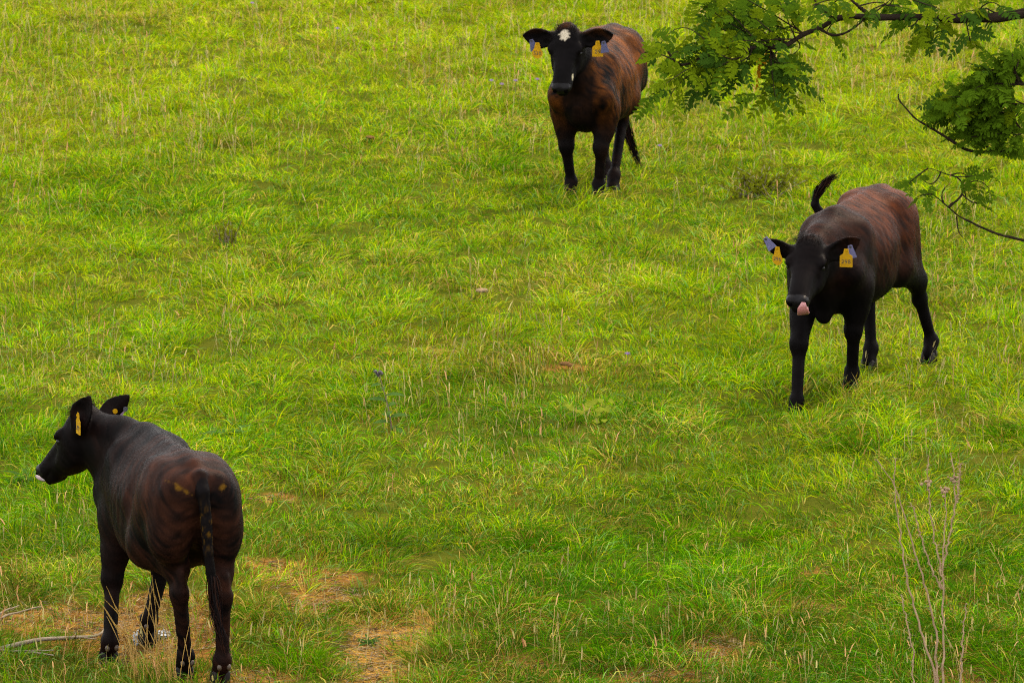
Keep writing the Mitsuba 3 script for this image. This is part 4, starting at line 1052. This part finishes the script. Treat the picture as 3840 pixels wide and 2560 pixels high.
# pale fallen branch at the left edge
for i, b in enumerate(BRANCH):
    pts = curve([on(x, y, 0.03 + (0.05 if i >= 4 else 0.03 * (j / len(b)))) for j, (x, y) in enumerate(b)], 26)
    pts += 0.006 * (meshkit.noise(np.stack([np.linspace(0, 9, 26), np.full(26, i), np.zeros(26)], 1), 3) - 0.5)[:, None]
    nm = 'fallen_branch__limb' if i == 0 else 'fallen_branch__twig'
    add(nm, tube(pts, np.linspace(0.017 if i == 0 else 0.008, 0.006 if i == 0 else 0.003, 26), 8), 'dead_wood', True)
labels['fallen_branch'] = dict(label='bleached fallen branch lying on the ground at the left edge', category='branch')
# tall golden dry grass before the legs of the black cow
for i, ((x, y), lab) in enumerate(zip(golden, ['tall golden dry grass in front of the left hind leg of the black cow', 'dry grass clump between the hind legs of the black cow', 'thin dry grass beside the left front hoof of the black cow'])):
    n = (22, 12, 9)[i]
    x = x + (0, 0, 0)[i]
    y = y - 0.10
    rx, ry = x + R.normal(0, 0.07, n), y + R.normal(0, 0.08, n)
    root = np.stack([rx, ry, terrain(rx, ry)], 1)
    d = np.concatenate([R.normal(-0.05, 0.24, (n, 1)), R.normal(0, 0.15, (n, 1)), np.ones((n, 1))], 1)
    d /= np.linalg.norm(d, axis=1, keepdims=True)
    L = R.uniform(0.22, 0.62, n)
    ms = []
    for r0, dd, ll in zip(root, d, L):
        c = curve([r0, r0 + dd * ll * 0.5, r0 + dd * ll + (dd * (1, 1, 0)) * ll * 0.25], 7)
        ms.append(tube(c, np.r_[np.linspace(0.0022, 0.0014, 5), 0.003, 0.0008], 4))
    mm = trimesh.util.concatenate(ms)
    k = add('dry_grass_clump', mm, 'straw', True, np.tile([0.26, 0.15, 0.028], (len(mm.vertices), 1)))
    labels[k] = dict(label=lab, category='dry grass', group='dry grass by the black cow')
# dead stalks at the lower right
for i, b in enumerate(STALK):
    b = np.array(b) + np.array([0, 0.10 * math.sin(i * 2.1), 0])
    if i in (0, 1, 2, 6, 8):
        b = np.vstack([[b[0, 0], b[0, 1], float(terrain(b[0, 0], b[0, 1])) - 0.02], b[b[:, 2] > 0.05]])
    pts = curve(b, 34)
    pts = pts + 0.004 * np.random.default_rng(i).normal(size=(34, 3))
    m = tube(pts, np.linspace(0.0078 if i < 3 or i == 6 else 0.0054, 0.0030, 34), 6)
    add('dead_weed_stalks__stem', m, 'dead_stalk', True)
    hair = []
    rg = np.random.default_rng(50 + i)
    for _ in range(70):
        q = pts[rg.integers(0, 34)]
        hair.append(tube(np.array([q, q + rg.normal(0, 0.011, 3)]), [0.0018, 0.0008], 3))
    if i in (2, 3, 4):
        q = pts[-1] if i == 2 else pts[26]
        for _ in range(14):
            b_ = trimesh.creation.icosphere(1, rg.uniform(0.005, 0.010))
            b_.apply_translation(q + rg.normal(0, 0.014, 3))
            hair.append(b_)
    h = add('dead_weed_stalks__burrs', trimesh.util.concatenate(hair), 'dead_stalk')
    labels[h] = dict(kind='stuff')
labels['dead_weed_stalks'] = dict(label='tall dead brown weed stalks standing in the lower right corner', category='dead weed')


# ---------------------------------------------------------------- the tree whose branches hang in from the right
def bark(p, n, uv):
    return mikit.mix((0.030, 0.021, 0.015), (0.008, 0.006, 0.005), mikit.fbm(p.x * 35, p.y * 35, p.z * 35, 4))


scene['bark'] = dict(type='bumpmap', bsdf=dict(type='diffuse', reflectance=mikit.proc(bark)), arbitrary=mikit.proc(lambda p, n, uv: 0.010 * mikit.fbm(p.x * 40, p.y * 40, p.z * 25, 3), eps=2e-3), scale=1.0)
for i, c in enumerate(((0.046, 0.086, 0.004), (0.028, 0.060, 0.006), (0.080, 0.116, 0.003))):
    scene[f'tree_leaf_{i}'] = dict(type='principledthin', base_color=col(*c), diff_trans=0.75, roughness=0.38, eta=1.45)
scene['yellow_leaf'] = flat((0.30, 0.13, 0.005))
TR = np.random.default_rng(5)
depth = lambda p, s: np.array(p) + 0.30 * math.sin(1.6 * p[0] + 1.2 * p[2] + s * 0.1) * np.array([p[0] / p[1], 1, (p[2] - EYE[2]) / p[1]])
LR = [0.028, 0.016, 0.011, 0.011, 0.008, 0.0145, 0.0115, 0.007, 0.005, 0.0045, 0.0045, 0.008, 0.008, 0.008, 0.008]
limbs = []
for i, l in enumerate(LIMB):
    c = curve([depth(p, 0) for p in l], 46)
    c = c + 0.016 * (meshkit.fbm(np.stack([np.linspace(0, 7, 46), np.full(46, i * 3.3), np.zeros(46)], 1), 2, 8) - 0.5)[:, None] * np.array([0.3, 1, 1])
    limbs.append(c)
    r = np.linspace(LR[i], LR[i] * 0.22, 46) * (1 + 0.12 * TR.normal(size=46))
    add('tree__limb', tube(c, r, 10), 'bark', True)


def pinnate(base, axis, normal, L, pairs, rng, lo=False, size=1.0):
    """A compound leaf: a rachis with paired oval leaflets and one at the end."""
    e = unit(axis)
    nn = unit(np.asarray(normal) - (np.asarray(normal) @ e) * e)
    s = np.cross(nn, e)
    t = np.linspace(0, 1, 7)
    droop = rng.uniform(0.0, 0.28)
    side = rng.normal(0, 0.12)
    c = base + e * (t * L)[:, None] - np.array([0, 0, 1.0]) * (droop * L * t ** 2)[:, None] + s * (side * L * t ** 2)[:, None]
    ms = [] if lo else [tube(c, np.linspace(0.0022, 0.001, 7), 3)]
    for k in range(pairs):
        tt = 0.22 + 0.74 * k / (pairs - 1)
        b = np.array([np.interp(tt, t, c[:, a]) for a in range(3)])
        sz = 0.045 * size * (0.75 + 0.5 * math.sin(math.pi * (0.15 + 0.75 * tt))) * rng.uniform(0.85, 1.15)
        for sg in (-1, 1):
            ax = s * sg * rng.uniform(0.8, 1.0) + e * rng.uniform(0.25, 0.6) - np.array([0, 0, 1.0]) * rng.uniform(-0.05, 0.35)
            ms.append(leaf_mesh(b, ax, nn + rng.normal(0, 0.25, 3), sz, sz * 0.50, n=2 if lo else 4, curl=0.12, fold=0.12))
    ms.append(leaf_mesh(c[-1], c[-1] - c[-2], nn, 0.042 * size, 0.022 * size, n=2 if lo else 4, curl=0.12))
    return trimesh.util.concatenate(ms)


RIGHT_SPRAY = next(i for i, t in enumerate(TWIG) if t[0] == RIGHT_START)
leaf_count, spare = 0, []
for i, tw in enumerate(TWIG):
    c = curve([depth(p, 1) + (0, TR.normal(0, 0.07) * j, 0) for j, p in enumerate(tw)], 20)
    # the twig starts on the limb nearest to it
    near = min((np.linalg.norm(l - c[0], axis=1).min(), a) for a, l in enumerate(limbs))[1]
    j = np.linalg.norm(limbs[near] - c[0], axis=1).argmin()
    if np.linalg.norm(limbs[near][j] - c[0]) < 0.6:
        c = c + (limbs[near][j] - c[0]) * (np.linspace(1, 0, 20) ** 2)[:, None]
    add('tree__twig', tube(c, np.linspace(0.0045, 0.0016, 20), 5), 'bark', True)
    length = np.linalg.norm(np.diff(c, axis=0), axis=1).sum()
    n = max(3, int(length / (0.075 if i < RIGHT_SPRAY else 0.034)) + 1)
    last = i >= len(TWIG) - 8
    small = 0.52 if last else 0.66 if i >= RIGHT_SPRAY else 0.75
    c_top = i < RIGHT_SPRAY
    if last:
        n = 3
    for k in range(n):
        t = 0.12 + 0.88 * (k + 0.5) / n if not last else (0.45, 0.75, 1.0)[k]
        q = np.array([np.interp(t * 19, np.arange(20), c[:, a]) for a in range(3)])
        dirn = unit(c[min(19, int(t * 19) + 1)] - c[max(0, int(t * 19) - 1)])
        sg = 1 if k % 2 else -1
        sd = unit(np.cross(dirn, (0, -0.8, 0.6)))
        ax = dirn * TR.uniform(0.5, 1.0) + sd * sg * TR.uniform(0.2, 1.0) + TR.normal(0, 0.25, 3) - np.array([0, 0, TR.uniform(-0.15, 0.3)])
        if k == n - 1:
            ax = dirn + np.array([0, 0, -0.25])
        nm = np.array([TR.normal(0, 0.35), TR.normal(-0.55, 0.4), 0.8 + TR.normal(0, 0.25)])
        m = pinnate(q, ax, nm, TR.uniform(0.13, 0.20) * small, int(TR.integers(5, 8)), TR, size=small)
        if leaf_count < 300:
            add('tree__leaf', m, 'yellow_leaf' if leaf_count in (41, 133) else f'tree_leaf_{TR.integers(0, 3)}', True)
        else:
            spare.append(m)
        leaf_count += 1
# the rest of the tree, out to the right: trunk, boughs and crown
add('tree__trunk', tube(curve([(5.5, 41.4, -0.3), (5.45, 41.3, 1.2), (5.3, 41.2, 3.0), (5.3, 41.2, 5.0), (5.4, 41.4, 7.5)], 24), np.linspace(0.30, 0.10, 24), 16), 'bark', True)
ends = [limbs[0][0], limbs[5][0], limbs[6][0]]
for e_, z_ in zip(ends, (3.4, 2.6, 1.9)):
    add('tree__bough', tube(curve([(5.35, 41.2, z_), (5.35 * 0.45 + e_[0] * 0.55 + 0.4, 38.6, (z_ + e_[2]) / 2 + 0.1), e_], 20), np.linspace(0.10, 0.028, 20), 12), 'bark', True)
crown_ends = []
for k in range(14):
    a = k * 2.4
    p0 = np.array([5.3, 41.2, 3.8 + 0.26 * k])
    p1 = p0 + np.array([math.cos(a) * 3.9, math.sin(a) * 3.9, 1.9 + 0.2 * (k % 4)])
    p1[2] = max(p1[2], 5.6)
    c = curve([p0, (p0 + p1) / 2 + (0, 0, 0.5), p1], 16)
    crown_ends.append(c)
    add('tree__bough', tube(c, np.linspace(0.09, 0.02, 16), 8), 'bark', True)
protos = [pinnate(np.zeros(3), (1, 0, -0.2), (0, 0, 1), 0.22, 7, TR, lo=True) for _ in range(4)]
pv, pf = [], []
at_ = 0
for k in range(2800):
    c = crown_ends[k % 14]
    q = c[TR.integers(5, 16)] + TR.normal(0, 0.75, 3)
    if q[2] < 8.8 - 0.1276 * q[1] + 0.55 and q[0] < 0.0715 * q[1] + 0.5:
        continue
    m = protos[k % 4]
    A_ = trimesh.transformations.euler_matrix(TR.normal(0, 0.5), TR.normal(0, 0.5), TR.uniform(0, 6.28))[:3, :3]
    pv.append(m.vertices @ A_.T * TR.uniform(0.9, 1.5) + q)
    pf.append(m.faces + at_)
    at_ += len(m.vertices)
for m in spare:
    pv.append(m.vertices)
    pf.append(m.faces + at_)
    at_ += len(m.vertices)
k_ = add('tree__foliage', trimesh.Trimesh(np.vstack(pv), np.vstack(pf), process=False), 'tree_leaf_0', True)
labels[k_] = dict(kind='stuff', label='remaining leaves of the tree')
labels['tree'] = dict(label='leafy tree whose branches of feathery compound leaves hang in at the upper right', category='tree')
print('leaves', leaf_count, 'triangles', sum(len(meshkit.WRITTEN[d['filename']][1]) for d in scene.values() if d.get('type') == 'ply'))
